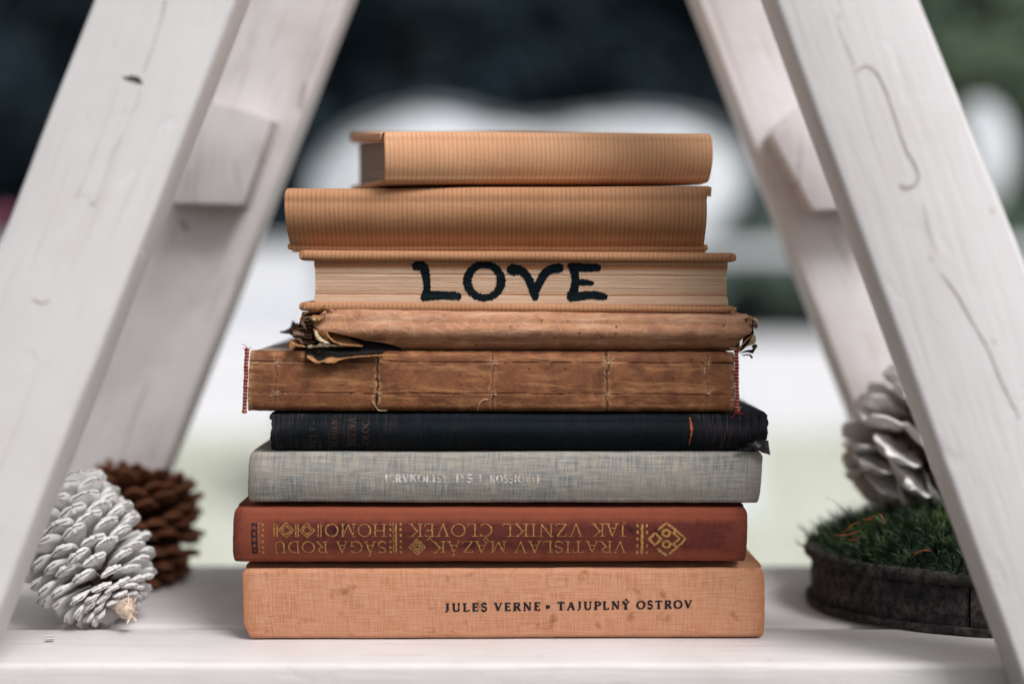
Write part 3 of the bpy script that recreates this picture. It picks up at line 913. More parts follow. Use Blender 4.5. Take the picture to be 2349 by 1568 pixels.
poly([E(1250, 590), E(1400, 640), E(1540, 790), E(1400, 920), E(1260, 960)], Wd)
poly([E(1380, 620), E(1440, 540)], Wd)
poly([E(1360, 950), E(1470, 1040)], Wd)
mb.build("gold_lettering", M_gold, sp2, smooth=False)
mb2 = MB(); 
for x in (580, 590): 
    ribbon(mb2, bv, [(x, 1197, 3), (x, 1268, 3)], step=2.5, jit=0.8)
for y in (1200, 1214, 1228, 1242, 1256, 1266):
    for x in (584.5,): ribbon(mb2, bv, [(x - 3, y, 5), (x + 3, y, 5)], step=2)
mb2.build("ornament", M_ink, sp2, smooth=False)
mb2 = MB()
for y in (1201, 1213, 1226, 1240, 1254, 1266): ribbon(mb2, bv, [(604.5, y - 3.2, 4.6), (604.5, y + 3.2, 4.6)], step=2, jit=0.6, seed=y)
for y in range(1196, 1270, 9): ribbon(mb2, bv, [(595.5, y, 2.2), (595.5, y + 6, 2.2)], step=2, jit=0.9, seed=y)
mb2.build("gold_ornament", M_gold, sp2, smooth=False)

# ---- 3 grey linen book
fr = Frame((571, 1037), (1752, 1037), (566, 1160), (1746, 1162), 0.5678, 0.5682, 0.138)
book3, sp3, bv = hard_book("book", fr, "grey linen book with rubbed white lettering, under the black book",
    M_grey, M_pg, 3.0, bulge=0.0014, r=0.0026, groove=0.0010, t_sp=0.0012, lean=0.0018, lift=0.0010,
    inset=lambda side, q: 0.0007 * abs(2 * q - 1) ** 12 + (0.00025 * (1 + ns(q * 6, side * 3))) + (0.0005 * (1 - q) if side else 0.0))
mb = MB()
write(mb, bv, "IERVKOLISV", line_place(885, 1102, 1030, 1102, 17.5), T=0.28, t=0.10, track=0.14, jit=0.6)
write(mb, bv, "PST", line_place(1046, 1102, 1112, 1102, 17.5), T=0.24, t=0.05, track=0.30, jit=0.8)
write(mb, bv, "KOSSIOVIT", line_place(1124, 1103, 1240, 1103, 17.5), T=0.20, t=0.05, track=0.2, jit=0.9)
mb.build("lettering", M_ghost, sp3, smooth=False)

# ---- 4 black worn book
fr = Frame((612, 950), (1768, 950), (613, 1036), (1763, 1036), 0.5668, 0.5684, 0.136)
def inset4(side, q):
    j = 0.0006 * (1 + ns(q * 7, side * 5 + 2)) + 0.0003 * (1 + ns(q * 22, side * 5 + 8))
    return j + (0.0014 * (1 - abs(q - 0.95)) * 0.9 if side == 0 and q < 0.85 else 0.0)
def disp4(x, s, z):
    e = max(0, 1 - (0.2024 - x) / 0.012)
    return disp_std(4.0, 0.0005, 0.0002)(x, s, z) + Vector((0, 0.0, 0.0006 * e * ns(x * 300, z * 300, 2)))
book4, sp4, bv = hard_book("book", fr, "thin worn black book squeezed between the stitched brown book and the grey linen book",
    M_black, M_pg_grey, 4.0, bulge=0.0020, r=0.0030, groove=0.0012, lean=0.003, inset=inset4, disp=disp4)
mb = MB()
for txt, x, y0, y1, H in (("ELF-", 737, 1014, 962, 14), ("HAUEN", 786, 1022, 958, 15), ("BECNÁ", 826, 1020, 955, 17), ("OLOG", 858, 1016, 960, 17)):
    write(mb, bv, txt, vert_place(x - 8, y0, y1, H), T=0.15, t=0.07, track=0.1, jit=1.2)
mb.build("faded_lettering", M_gold_dim, sp4, smooth=False)
mb = MB()
ribbon(mb, bv, [(1580, 955, 2), (1581.5, 962, 4.5), (1583, 972, 6), (1583.5, 985, 5), (1582, 998, 3), (1580, 1010, 3), (1581, 1019, 1.5)], lift=0.0003, step=2, jit=0.3)
mb.build("torn_patch", mat_plain("orange_tear", lin('a2553a'), 0.8, 900, 0.6), sp4)
# loose flap at the lower right corner
mb = MB(); P = []
for i in range(22):
    t = i / 21; row = []
    for j in range(7):
        s = j / 6
        x = lerp(1690, 1767, t); y = lerp(1030, 1009, min(1, t * 1.8)) + s * lerp(4, 34, t) + 2.5 * ns(t * 7, s * 3, 5)
        d = 0.5665 - 0.004 * sin(pi * s) * t + 0.0015 * ns(t * 5, s * 4, 1)
        if t > 0.85: x -= (t - 0.85) * 30 * (1 - s)
        row.append(W(x, y, d))
    P.append(row)
mb.grid(P)
P2 = [[p + Vector((0, 0.0007, -0.0002)) for p in r] for r in P]
mb.grid(P2, flip=True)
mb.build("loose_flap", mat_plain("black_leather_flap", (0.012, 0.014, 0.017, 1), 0.4, 500, 0.6, 0.7, 0.0005, spec=0.5), book4)

# ---- 5 coverless stitched book with red headbands
fr = Frame((574, 804), (1684, 808), (568, 943), (1684, 946), 0.5680, 0.5695, 0.132)
root5 = thing("book", fr.root(), "coverless brown book with bare stitched spine and red headbands at both ends", "book", "old books in the stack")
def W0(px, py): q = W(px, py, 0.569); return q
mb = MB(); P = []; UV = []; CR = []; FRY = []
NX, NV = 620, 84
h5 = fr.h; r5 = 0.0028
zl1, zl2 = (943 - 829) / 139, (943 - 901) / 139
cords = [(633, .25, .9), (865, 1.0, 1.0), (1129, .40, 1.0), (1391, .6, 1.0), (1620, .25, .8)]
for i in range(NX + 1):
    u = i / NX; px = lerp(571, 1684, u); row = []; uvr = []
    for j in range(NV + 1):
        v = j / NV
        z = v * h5
        # rounded shoulders
        e = min(z, h5 - z)
        s = 0.0
        if e < r5: s = r5 - sqrt(max(0, r5 * r5 - (r5 - e) ** 2))
        s -= 0.0013 * (1 - (2 * v - 1) ** 2)
        crack = 0; fray = 0
        for zl, amp in ((zl1, 1.0), (zl2, 0.9)):
            zz = zl + 0.012 * ns(u * 9, zl * 7) + 0.006 * ns(u * 60, zl * 9)
            wdt = 0.007 + 0.008 * max(0, ns(u * 14, zl * 20)) + (0.010 if (u < 0.06 or u > 0.93) and zl == zl1 else 0)
            dd = abs(v - zz) / wdt
            if dd < 1: g = (1 - dd); s += 0.0010 * g * amp; crack = max(crack, g * (0.55 + 0.9 * ns(u * 18 + 3, zl * 5)))
            # panels step at the lines
            s += 0.00022 * (1 if v > zz else -1) * (1 if zl == zl1 else 0.5)
            if 1 < dd < 2.2 and u < 0.1: fray = max(fray, 0.5 * (2.2 - dd))
        for cx, cs, al in cords:
            cc = cx + 6 * ns(v * 6, cx) + 3 * ns(v * 25, cx)
            dx = abs(px - cc)
            on = 0.5 + 0.5 * ns(v * 7 + cx, 3.3) + 0.25
            w1 = 3.4 * (0.5 + abs(ns(v * 11, cx * 1.7)) * 1.6)
            if dx < w1 and on > 0.42: g = 1 - dx / w1; s += 0.0007 * g * cs; crack = max(crack, g * 1.3 * cs * on)
            if w1 <= dx < w1 + 7: fray = max(fray, (1 - (dx - w1) / 7) * 0.75 * cs * (0.5 + ns(v * 16, cx * 3, px * 0.05)))
            for zl in (zl1, zl2):
                dk = hypot((px - cc - 3) / 11, (v - zl) / 0.045)
                if dk < 1: s -= 0.0009 * (1 - dk) * (0.6 + ns(px * .12, v * 30)); fray = max(fray, 0.9 * (1 - dk)); 
                if 0.35 < dk < 0.6 and ns(px * 0.25, v * 50, cx) > 0.0: crack = max(crack, 0.9)
        edge = max(0, 1 - min(u, 1 - u) / 0.012)
        fray = max(fray, edge * 0.6 * (0.5 + ns(v * 20, 7.7)))
        s += 0.00022 * ns(u * 40, v * 4, 3) + 0.00010 * ns(u * 260, v * 26, 9)
        xs = u + (0.0013 * ns(v * 5, 1.0) * (1 - u) - 0.0012 * ns(v * 5, 4.0) * u)
        zz = z + 0.00030 * ns(u * 50, 4, 4) * (1 if v > 0.9 or v < 0.1 else 0)
        row.append(fr.pt(xs, zz / h5, s)); uvr.append((u * fr.w, z))
        CR.append(max(0.0, min(1.0, crack))); FRY.append(max(0.0, min(1.0, fray)))
    P.append(row); UV.append(uvr)
mb.grid(P, UV)
# back of the lining, 0.8 mm behind
mb.grid([[p + fr.dep * 0.0009 for p in r] for r in P[::8]], flip=True)
mb.attr = {'crack': CR, 'fray': FRY}
sp5 = mb.build("spine_lining", M_bare, root5, sharp=80)
bv = BVHTree.FromPolygons(mb.v, mb.f)
page_block(fr, 0.0004, h5 - 0.0004, 0.0026, fr.D, 0.0006, 0.0006, 60, 5).build("page_block", M_pg_grey, root5)
# headbands: red and cream thread wound round a cord
def headband(xt, yt, xb, yb, seed, n=37):
    mb = MB(); rnd = random.Random(seed)
    for k in range(n):
        t = k / (n - 1)
        px = lerp(xt, xb, t) + 1.2 * ns(t * 6, seed); py = lerp(yt, yb, t)
        c = W(px, py, 0.5688 - 0.0008 * sin(pi * t))
        mi = 1 if k % 2 == 1 else 0
        rr = (0.00046 if mi else 0.00070) * (1.25 if k < 2 or k > n - 3 else 1) * rnd.uniform(0.85, 1.15)
        a = Vector((-0.0007, 0, 0.00010)); b = Vector((0.0007, 0, -0.00010))
        mb.tube([c + a, c + a * 0.5 + Vector((0, -.0003, 0)), c + Vector((0, -.0005, 0)), c + b * 0.5 + Vector((0, -.0003, 0)), c + b], [rr * .6, rr * .9, rr, rr * .9, rr * .6], 6, mi)
        # the wrap runs back over the top of the block
    for q in range(14):
        e = rnd.choice((0, 1)); c = W(lerp(xt, xb, e) + rnd.uniform(-4, 6), lerp(yt, yb, e) + rnd.uniform(-5, 3), 0.568)
        pts = [c]; dr = Vector((rnd.uniform(-1, 1), rnd.uniform(-.6, .3), rnd.uniform(-.6, 1)))
        for z in range(4): pts.append(pts[-1] + dr * 0.0005); dr += Vector((rnd.uniform(-.8, .8), rnd.uniform(-.5, .5), rnd.uniform(-.8, .8)))
        mb.tube(pts, 0.00013, 4, rnd.choice((0, 0, 1)))
    mb.build("headband", [M_redthread, M_whitethread], root5)
headband(566.5, 802, 561, 943, 1)
headband(1689, 805, 1691, 944, 2)
mb = MB(); rnd = random.Random(12)
for cx in (633, 865, 1130, 1392, 1622):
    for q in range(2):
        y = rnd.choice((829, 901)) + rnd.uniform(-8, 14)
        pts = []; x = cx + rnd.uniform(-5, 6); a = rnd.uniform(0, 6.3)
        for k in range(6):
            g = W(x, y, 0.569); hh = on_spine(bv, g.x, g.z, 0.0003)
            if hh: pts.append(hh)
            x += 3.2 * cos(a); y += 3.2 * sin(a); a += rnd.uniform(-0.9, 0.9)
        if len(pts) > 2: mb.tube(pts, 0.00012, 4)
for arc in ([(1098, 926), (1104, 919), (1111, 915), (1119, 914)], [(1096, 948), (1095, 938), (1098, 928)], [(855, 919), (862, 930), (868, 940), (876, 944), (888, 946)]):
    pts = []
    for x, y in arc:
        g = W(x, min(y, 941), 0.569); hh = on_spine(bv, g.x, g.z, 0.0004)
        if hh: pts.append(hh)
    if len(pts) > 2: mb.tube(pts, 0.00022, 4)
mb.build("binding_thread", M_torn_pale, root5, kind="stuff")

# ---- 6 worn brown book with torn spine ends
fr = Frame((688, 707), (1732, 721), (688, 813), (1728, 807), 0.5662, 0.5672, 0.130)
def inset6(side, q):
    jag = 0.0004 * ns(q * 14, side * 9 + 1) + 0.00022 * ns(q * 45, side * 9 + 3)
    if side == 0:
        pxi = interp([(0, 240), (0.10, 230), (0.24, 188), (0.255, 154), (0.36, 123), (0.46, 85), (0.53, 46), (0.62, 32), (0.75, 30), (0.88, 44), (1, 60)], q)
    else:
        pxi = interp([(0, 42), (0.08, 38), (0.27, 28), (0.43, 17), (0.48, 8), (0.64, 5), (0.93, 6), (1, 14)], q)
    return pxi * 0.000175 + jag
root6 = thing("book", fr.root(), "worn brown book with a torn, crumpled spine, just under the LOVE book", "book", "old books in the stack")
pr = spine_profile(fr.h, fr.D, 0.0022, 0.0048, 0.0, 0.0105, 40, lean=0.0045, lift=0.0008)
mb = MB(); c_shell(fr, pr, 0.0008, disp_std(6.0, 0.0006, 0.00022), inset6, mb)
sp6 = mb.build("spine", M_worn, root6); bv = BVHTree.FromPolygons(mb.v, mb.f)
slab(fr, fr.h - 0.0022, fr.h, 0.0106, fr.D, disp_std(6.0), r=0.0009, x0=0.004, x1=0.002).build("front_board", M_worn, root6)
slab(fr, 0.0, 0.0020, 0.0106, fr.D, disp_std(6.0), r=0.0009, x0=0.004, x1=0.002).build("back_board", M_worn, root6)
page_block(fr, 0.0021, fr.h - 0.0024, 0.009, fr.D - 0.003, 0.005, 0.004, 38, 6).build("page_block", mat_pages("dark_paper_edges", lin('5d4636'), lin('3a2a20'), lin('1f1612')), root6)

def scrap(c, ax, ay, an, w, h, seed, mat, curl=0.6, crump=0.35, name="torn_paper", n=12, th=0.00035, parent=None, taper=0.0):
    """crumpled piece of paper: centre c (px,py,d); axes as vectors"""
    C = W(*c); ax = Vector(ax).normalized(); ay = Vector(ay).normalized(); an = Vector(an).normalized()
    mb = MB(); P = []
    for i in range(n + 1):
        u = i / n * 2 - 1; row = []
        for j in range(n + 1):
            v = j / n * 2 - 1
            jag = 1 + 0.28 * ns(v * 3 + seed, u * 3, seed * 2.1)
            k = 1 - taper * (u * 0.5 + 0.5)
            x = u * w / 2 * (jag if abs(u) > 0.7 else 1); y = v * h / 2 * k * (jag if abs(v) > 0.7 else 1)
            a = v * curl * pi / 2
            if abs(curl) > 0.05:
                R = (h / 2) / (curl * pi / 2); yy = R * sin(a) * k; nn = R * (cos(a) - 1)
            else: yy, nn = y, 0
            cr = crump * min(w, h) * (ns(u * 1.7 + seed, v * 1.9, seed) * 0.6 + 0.35 * ns(u * 4.3 + seed, v * 4.6, 2) + 0.15 * ns(u * 9, v * 9 + seed, 4))
            row.append(C + ax * x + ay * yy + an * (nn + cr))
        P.append(row)
    mb.grid(P)
    mb.grid([[p + an * -th for p in r] for r in P], flip=True)
    a = n + 1
    for rng in ([i * a for i in range(a)], [i * a + n for i in range(a)], list(range(a)), [n * a + i for i in range(a)]):
        for p, q in zip(rng, rng[1:]): mb.f.append([p, q, q + a * a, p + a * a]); mb.m.append(0)
    return mb.build(name, mat, parent or root6, sharp=70)

def loft(name, A, B, dA, dB, mat, conv, seed=0, n=34, m=7, wav=0.0006, bulge=0.0, th=0.00028, parent=None):
    """sheet stretched between two curves read from the picture; dA, dB = distances of the two edges"""
    def rs(P, k):
        acc = [0]
        for p, q in zip(P, P[1:]): acc.append(acc[-1] + hypot(q[0] - p[0], q[1] - p[1]))
        o = []
        for i in range(k + 1):
            t = acc[-1] * i / k
            for j in range(len(P) - 1):
                if acc[j + 1] >= t - 1e-9:
                    w = (t - acc[j]) / max(1e-9, acc[j + 1] - acc[j]); o.append((lerp(P[j][0], P[j + 1][0], w), lerp(P[j][1], P[j + 1][1], w))); break
        return o
    A, B = rs(A, n), rs(B, n)
    mb = MB(); P = []
    for i in range(n + 1):
        row = []
        for j in range(m + 1):
            t = j / m
            x, y = conv(lerp(A[i][0], B[i][0], t), lerp(A[i][1], B[i][1], t))
            e = 1.0 if j in (0, m) else 0.3
            x += e * 1.3 * ns(i * 0.9 + seed, t * 2); y += e * 1.1 * ns(i * 0.8 + seed, t * 2, 5)
            d = lerp(dA, dB, t) - 0.0028 - bulge * sin(pi * t) + wav * (ns(i * 0.35 + seed, t * 2.2) + 0.5 * ns(i * 0.9, t * 5 + seed))
            row.append(W(x, y, d))
        P.append(row)
    mb.grid(P); mb.grid([[p + Vector((0, th, -th * 0.3)) for p in r] for r in P], flip=True)
    a = m + 1; N = (n + 1) * a
    for rng in ([i * a for i in range(n + 1)], [i * a + m for i in range(n + 1)], list(range(a)), [n * a + i for i in range(a)]):
        for p, q in zip(rng, rng[1:]): mb.f.append([p, q, q + N, p + N]); mb.m.append(0)
    return mb.build(name, mat, parent or root6, sharp=75)
def ZL(x, y): return ((920 + x / 2.936) / 1.7437, (1160 + y / 2.936) / 1.7437)
def ZR(x, y): return ((2800 + x / 6.273) / 1.7437, (1200 + y / 6.273) / 1.7437)
M_hollow = mat_plain("painted_hollow_shade", (0.012, 0.009, 0.009, 1), 0.95, 500, 0.5)  # near-black colour standing in for the shade inside the torn spine
loft("hollow_shade_sheet", [(850, 255), (1000, 240), (1250, 240), (1500, 300), (1900, 600), (2010, 705)], [(720, 745), (850, 760), (1000, 830), (1300, 800), (1700, 780), (2010, 735)], 0.5765, 0.5740, M_hollow, ZL, 1, m=12)
loft("torn_paper", [(815, 352), (850, 285), (900, 250), (1000, 235), (1060, 210), (1090, 180), (1130, 190), (1160, 225), (1215, 262)], [(838, 362), (872, 302), (920, 270), (1000, 262), (1070, 254), (1100, 240), (1130, 242), (1140, 256), (1120, 278)], 0.5665, 0.5690, M_torn, ZL, 2, bulge=0.001)
loft("torn_paper", [(955, 300), (990, 285), (1060, 300), (1120, 290)], [(930, 350), (980, 372), (1040, 380), (1080, 350)], 0.5680, 0.5668, M_torn, ZL, 3, bulge=0.0012, wav=0.0010)
loft("torn_paper", [(965, 325), (985, 318), (1010, 326)], [(960, 352), (985, 360), (1012, 350)], 0.5650, 0.5650, M_torn_pale, ZL, 4, n=8, m=3)
rnd = random.Random(66)
for k in range(13):                              # frayed cord bundle of the binding
    t = k / 12
    a = (rnd.uniform(955, 1000), lerp(300, 640, t) + rnd.uniform(-12, 12)); b = (lerp(850, 750, t ** .6) + rnd.uniform(-25, 20), lerp(330, 620, t) + rnd.uniform(-12, 12))
    mid = ((a[0] + b[0]) / 2, (a[1] + b[1]) / 2 + rnd.uniform(-14, 22)); w = rnd.uniform(18, 34)
    loft("frayed_cord", [a, mid, b], [(a[0], a[1] + w), (mid[0], mid[1] + w), (b[0] + 8, b[1] + w * .8)], 0.5735 + rnd.uniform(-.002, .002), 0.5735 + rnd.uniform(-.002, .002), [M_torn_grey, M_torn_grey, M_torn][k % 3], ZL, 10 + k, n=16, m=5, bulge=0.0016, wav=0.0012)
for k, (A_, B_, mt) in enumerate((
        ([(690, 600), (720, 575), (760, 590), (800, 620), (880, 655)], [(705, 725), (735, 700), (770, 668), (820, 672), (900, 668)], M_torn),
        ([(770, 560), (800, 545), (830, 560), (850, 600)], [(740, 600), (780, 590), (815, 600), (835, 640)], M_torn_grey),
        ([(740, 480), (770, 470), (800, 480), (860, 500)], [(745, 560), (775, 545), (820, 540), (870, 545)], M_torn_grey),
        ([(820, 360), (850, 330), (870, 380), (890, 430)], [(850, 430), (870, 460), (890, 470), (900, 480)], M_torn_grey))):
    loft("torn_paper", A_, B_, 0.5690, 0.5668, mt, ZL, 30 + k, n=18, bulge=0.0012, wav=0.0009)
# the eye-shaped tear: inner sheets curling up inside
loft("torn_paper", [(1135, 478), (1250, 500), (1400, 560), (1560, 640)], [(1150, 560), (1230, 620), (1350, 655), (1560, 660)], 0.5755, 0.5700, M_torn, ZL, 40, bulge=-0.0005, wav=0.0003)
loft("torn_paper", [(1118, 470), (1140, 540), (1200, 605), (1300, 645), (1500, 660)], [(1135, 470), (1165, 540), (1225, 600), (1330, 642), (1500, 655)], 0.5660, 0.5664, M_torn, ZL, 41, bulge=0.0004, wav=0.0003, m=3)
loft("torn_paper", [(975, 455), (1050, 462), (1118, 470)], [(1000, 580), (1060, 600), (1180, 640)], 0.5672, 0.5700, M_torn, ZL, 42, bulge=0.0008, wav=0.0006)
loft("torn_paper", [(985, 480), (1000, 540), (1030, 590), (1110, 625)], [(1020, 480), (1050, 540), (1100, 580), (1190, 625)], 0.5664, 0.5672, M_torn_pale, ZL, 43, bulge=0.0004, wav=0.0004, m=4)
loft("torn_paper", [(905, 655), (960, 642), (1010, 648), (1060, 622), (1120, 636), (1250, 647), (1500, 652)], [(915, 684), (960, 672), (1010, 674), (1060, 664), (1150, 666), (1300, 662), (1500, 657)], 0.5662, 0.5668, M_torn_pale, ZL, 44, wav=0.0006, m=4)
loft("torn_fringe", [(903, 758), (960, 766), (1035, 832), (1090, 822), (1150, 782), (1300, 792), (1500, 770), (1750, 756), (1955, 752)], [(905, 792), (950, 822), (1005, 857), (1045, 862), (1085, 838), (1130, 852), (1220, 857), (1285, 822), (1360, 802), (1500, 786), (1750, 771), (1960, 768)], 0.5672, 0.5655, M_torn, ZL, 45, n=60, m=5, wav=0.0005)
loft("dried_leaf_scrap", [(580, 488), (650, 470), (705, 440), (735, 350), (760, 380), (830, 400)], [(590, 502), (690, 512), (770, 560), (820, 560), (850, 500), (870, 450)], 0.612, 0.606, M_torn_grey, ZL, 46, n=24, wav=0.003)
loft("hollow_shade_sheet", [(870, 690), (1000, 690), (1500, 690), (1800, 700)], [(903, 760), (960, 768), (1035, 834), (1090, 824), (1150, 784), (1300, 792), (1500, 766), (1700, 740), (1830, 722)], 0.5745, 0.5669, M_hollow, ZL, 47, n=50, m=6, wav=0.0002)  # dark sheet added as painted shadow over the top of the book below
# right end: pale torn lining and frayed bits
loft("hollow_shade_sheet", [(1290, 420), (1350, 560), (1340, 760), (1380, 960)], [(1060, 420), (1120, 700), (1060, 1100), (980, 1330)], 0.5765, 0.5770, M_hollow, ZR, 50, m=6)
loft("torn_paper", [(1300, 870), (1190, 950), (1060, 1080), (975, 1250)], [(1262, 960), (1160, 1040), (1080, 1130), (1010, 1255)], 0.5690, 0.5690, M_torn, ZR, 51, bulge=0.0007, wav=0.0003)
loft("torn_paper", [(1340, 830), (1395, 900), (1412, 985), (1375, 1085)], [(1290, 950), (1240, 1050), (1180, 1115), (1130, 1175)], 0.5735, 0.5712, M_torn_pale, ZR, 52, bulge=0.0006, wav=0.0008)
loft("torn_paper", [(1345, 1100), (1430, 1110), (1440, 1165), (1395, 1225), (1330, 1335)], [(1290, 1150), (1320, 1180), (1325, 1220), (1260, 1260), (1170, 1290)], 0.5720, 0.5735, M_torn_grey, ZR, 53, wav=0.0010)
loft("torn_paper", [(1060, 1290), (1180, 1250), (1290, 1240), (1350, 1250)], [(1040, 1320), (1180, 1300), (1300, 1300), (1345, 1310)], 0.5720, 0.5720, M_hollow, ZR, 54, wav=0.0005, m=4)  # near-black strip, shade of the hollow put in as colour
loft("torn_paper", [(1000, 1320), (1080, 1370), (1180, 1345), (1260, 1355), (1320, 1400), (1322, 1450)], [(1040, 1330), (1090, 1400), (1150, 1380), (1240, 1385), (1262, 1420), (1290, 1462)], 0.5710, 0.5705, M_torn_grey, ZR, 55, wav=0.0005, m=4)
loft("torn_paper", [(1345, 545), (1400, 540), (1450, 580), (1440, 680)], [(1335, 640), (1360, 650), (1375, 680), (1385, 715)], 0.5720, 0.5700, M_torn_grey, ZR, 56, bulge=0.0012, n=14)
loft("torn_paper", [(1330, 450), (1380, 445), (1440, 490), (1450, 560)], [(1320, 520), (1360, 520), (1390, 545), (1400, 560)], 0.5730, 0.5722, M_torn_pale, ZR, 57, bulge=0.0006, n=14)
loft("torn_paper", [(1180, 420), (1240, 400), (1310, 410), (1345, 470)], [(1180, 470), (1230, 500), (1290, 510), (1330, 520)], 0.5680, 0.5675, M_torn, ZR, 58, bulge=0.0012, n=14)
mbh = MB()
for (zx, zy, w, hgt) in ((1122, 490, 62, 90), (1285, 560, 80, 110), (1235, 640, 60, 80), (1275, 455, 50, 50)):
    a = ZR(zx - 5, zy - hgt / 2); b = ZR(zx, zy); c = ZR(zx + 6, zy + hgt / 2); k = 6.273 * 1.7437
    ribbon(mbh, bv, [(a[0], a[1], w / k * .4), (b[0], b[1], w / k), (c[0], c[1], w / k * .4)], step=1.2, jit=0.5, lift=0.0002)
for (x, y, w) in ((1412, 748, 4), (1302, 735, 2), (1243, 733, 2.5)): ribbon(mbh, bv, [(x - 1.5, y - 2, w * .5), (x, y, w), (x + 1, y + 2, w * .4)], step=1, lift=0.0002)
mbh.build("worn_hole", M_hollow, sp6, kind="stuff")

# ---- 7 LOVE book, fore-edge forward
fr = Frame((686, 573), (1689, 580), (686, 713), (1690, 718), 0.5690, 0.5705, 0.128)
root7 = thing("book", fr.root(), "brown-paper covered book with LOVE painted on its page edges", "book", "old books in the stack")
tt = lambda u: lerp(0.00425, 0.0037, u)
tb = lambda u: lerp(0.0036, 0.0027, u)
def disp7(x, s, z): return Vector((0, 0.0004 * ns(x * 40, z * 50, 7), 0.00028 * ns(x * 25, s * 20, 8) + 0.0001 * ns(x * 160, 3)))
def pinch(u, xm): return (0.0, 0.0)
slab(fr, lambda u: fr.h - tt(u), fr.h, 0.0, fr.D, disp7, r=0.0019).build("front_board", M_kraft2, root7)
slab(fr, 0.0, lambda u: tb(u), 0.0, fr.D, disp7, r=0.0015, uvoff=(0.03, 0)).build("back_board", M_kraft2, root7)
# spine wall at the rear joins the boards
slab(fr, lambda u: tb(u), lambda u: fr.h - tt(u), fr.D - 0.0016, fr.D, None, r=0.0003).build("spine", M_kraft2, root7)
mbp = page_block(fr, 0.0030, fr.h - 0.0039, 0.0026, fr.D - 0.0018, (717 - 686) * .000175, (1689 - 1673) * .000175, 62, 7, concave=0.0008, jit=0.00022, nx=160, end_curve=0.0005)
pb7 = mbp.build("page_block", M_pg_love, root7, sharp=60)
bv = BVHTree.FromPolygons(mbp.v, mbp.f)
def Lp(pts): return [((1600 + x / 2.61) / 1.7437, (1000 + y / 2.61) / 1.7437, w * 1.1 / 2.61 / 1.7437) for x, y, w in pts]
strokes = [
 [(128, 178, 50), (150, 170, 78), (180, 160, 92), (215, 158, 92), (240, 160, 70)],
 [(205, 118, 40), (232, 150, 78), (250, 190, 84), (262, 230, 84), (272, 290, 76), (279, 350, 70), (280, 410, 70), (270, 460, 78), (248, 500, 72), (225, 520, 40)],
 [(222, 495, 50), (270, 478, 90), (350, 474, 88), (430, 472, 82), (500, 474, 78), (570, 478, 76), (615, 482, 72), (640, 482, 40)],
 [(880 + 177 * cos(radians(a)), 323 + 175 * sin(radians(a)), 86 - 18 * abs(sin(radians(a)))) for a in range(-90, 290, 12)],
 [(1118, 195, 50), (1145, 200, 90), (1185, 203, 112), (1235, 205, 92), (1285, 228, 78), (1325, 268, 76), (1355, 320, 80), (1380, 380, 84), (1400, 430, 88), (1412, 480, 74), (1415, 525, 40)],
 [(1418, 430, 70), (1445, 365, 78), (1478, 300, 80), (1515, 240, 82), (1565, 203, 84), (1620, 188, 88), (1670, 186, 92), (1708, 187, 50)],
 [(1755, 150, 30), (1790, 165, 66), (1822, 205, 82), (1834, 260, 76), (1832, 330, 72), (1826, 390, 78), (1812, 440, 88), (1790, 490, 96), (1760, 520, 50)],
 [(1780, 160, 50), (1850, 176, 78), (1930, 182, 80), (2000, 182, 76), (2060, 182, 72), (2100, 186, 50)],
 [(1840, 335, 60), (1900, 335, 62), (1950, 338, 56), (1995, 344, 46), (2030, 350, 26)],
 [(1800, 505, 60), (1850, 490, 78), (1910, 474, 84), (1980, 468, 76), (2060, 472, 78), (2130, 485, 70), (2170, 492, 36)],
]
mb = MB()
for i, st in enumerate(strokes): ribbon(mb, bv, Lp(st), lift=0.00022, step=1.1, jit=0.28, seed=i * 17)
mb.build("painted_letters", M_marker, pb7, smooth=False)
for (x, y, sd) in ((1681, 589, 1), (691, 584, 2), (1682, 711, 3), (698, 701, 4)):
    scrap((x, y, 0.5680), (0.2, 0, 1), (1, 0.2, 0), (0, -1, 0), 0.0026, 0.0022, sd * 13.1, M_kraft2, curl=1.2, crump=0.3, name="folded_corner", parent=root7, n=8, th=0.0002)

# ---- 8 kraft-wrapped book
fr = Frame((650, 430), (1632, 425), (651, 573), (1633, 576), 0.5675, 0.5700, 0.126)
def disp8(x, s, z): return Vector((0, 0.0006 * ns(x * 22, z * 40, 11) + 0.00012 * ns(x * 120, z * 70, 1), 0.0005 * ns(x * 16, s * 20, 12)))
book8, sp8, bv = hard_book("book", fr, "brown paper-wrapped book second from the top, resting on the LOVE book", M_kraft2, M_pg_grey, 8.0,
    bulge=0.0022, r=0.0058, groove=0.0, lean=0.0095, lexp=1.4, lift=0.0006, disp=disp8, t_sp=0.0009, t=(0.003, 0.003),
    inset=lambda side, q: (0.0012 * (1 - q) ** 2 + 0.0008 * abs(2 * q - 1) ** 8) if side == 0 else ((0.0017 if q < 0.82 else 0.0017 * max(0, (0.92 - q) / 0.10)) - 0.0008 * max(0, 0.08 - q) / 0.08))
for (x, y, w, h, sd) in ((1629, 440, .0040, .0024, 1),):
    scrap((x, y, 0.5695), (0.1, 0.3, 1), (1, 0.5, 0), (0, -1, 0), w, h, sd * 4.1, M_kraft2, curl=1.1, crump=0.22, name="folded_corner", parent=book8, n=10, th=0.0003)

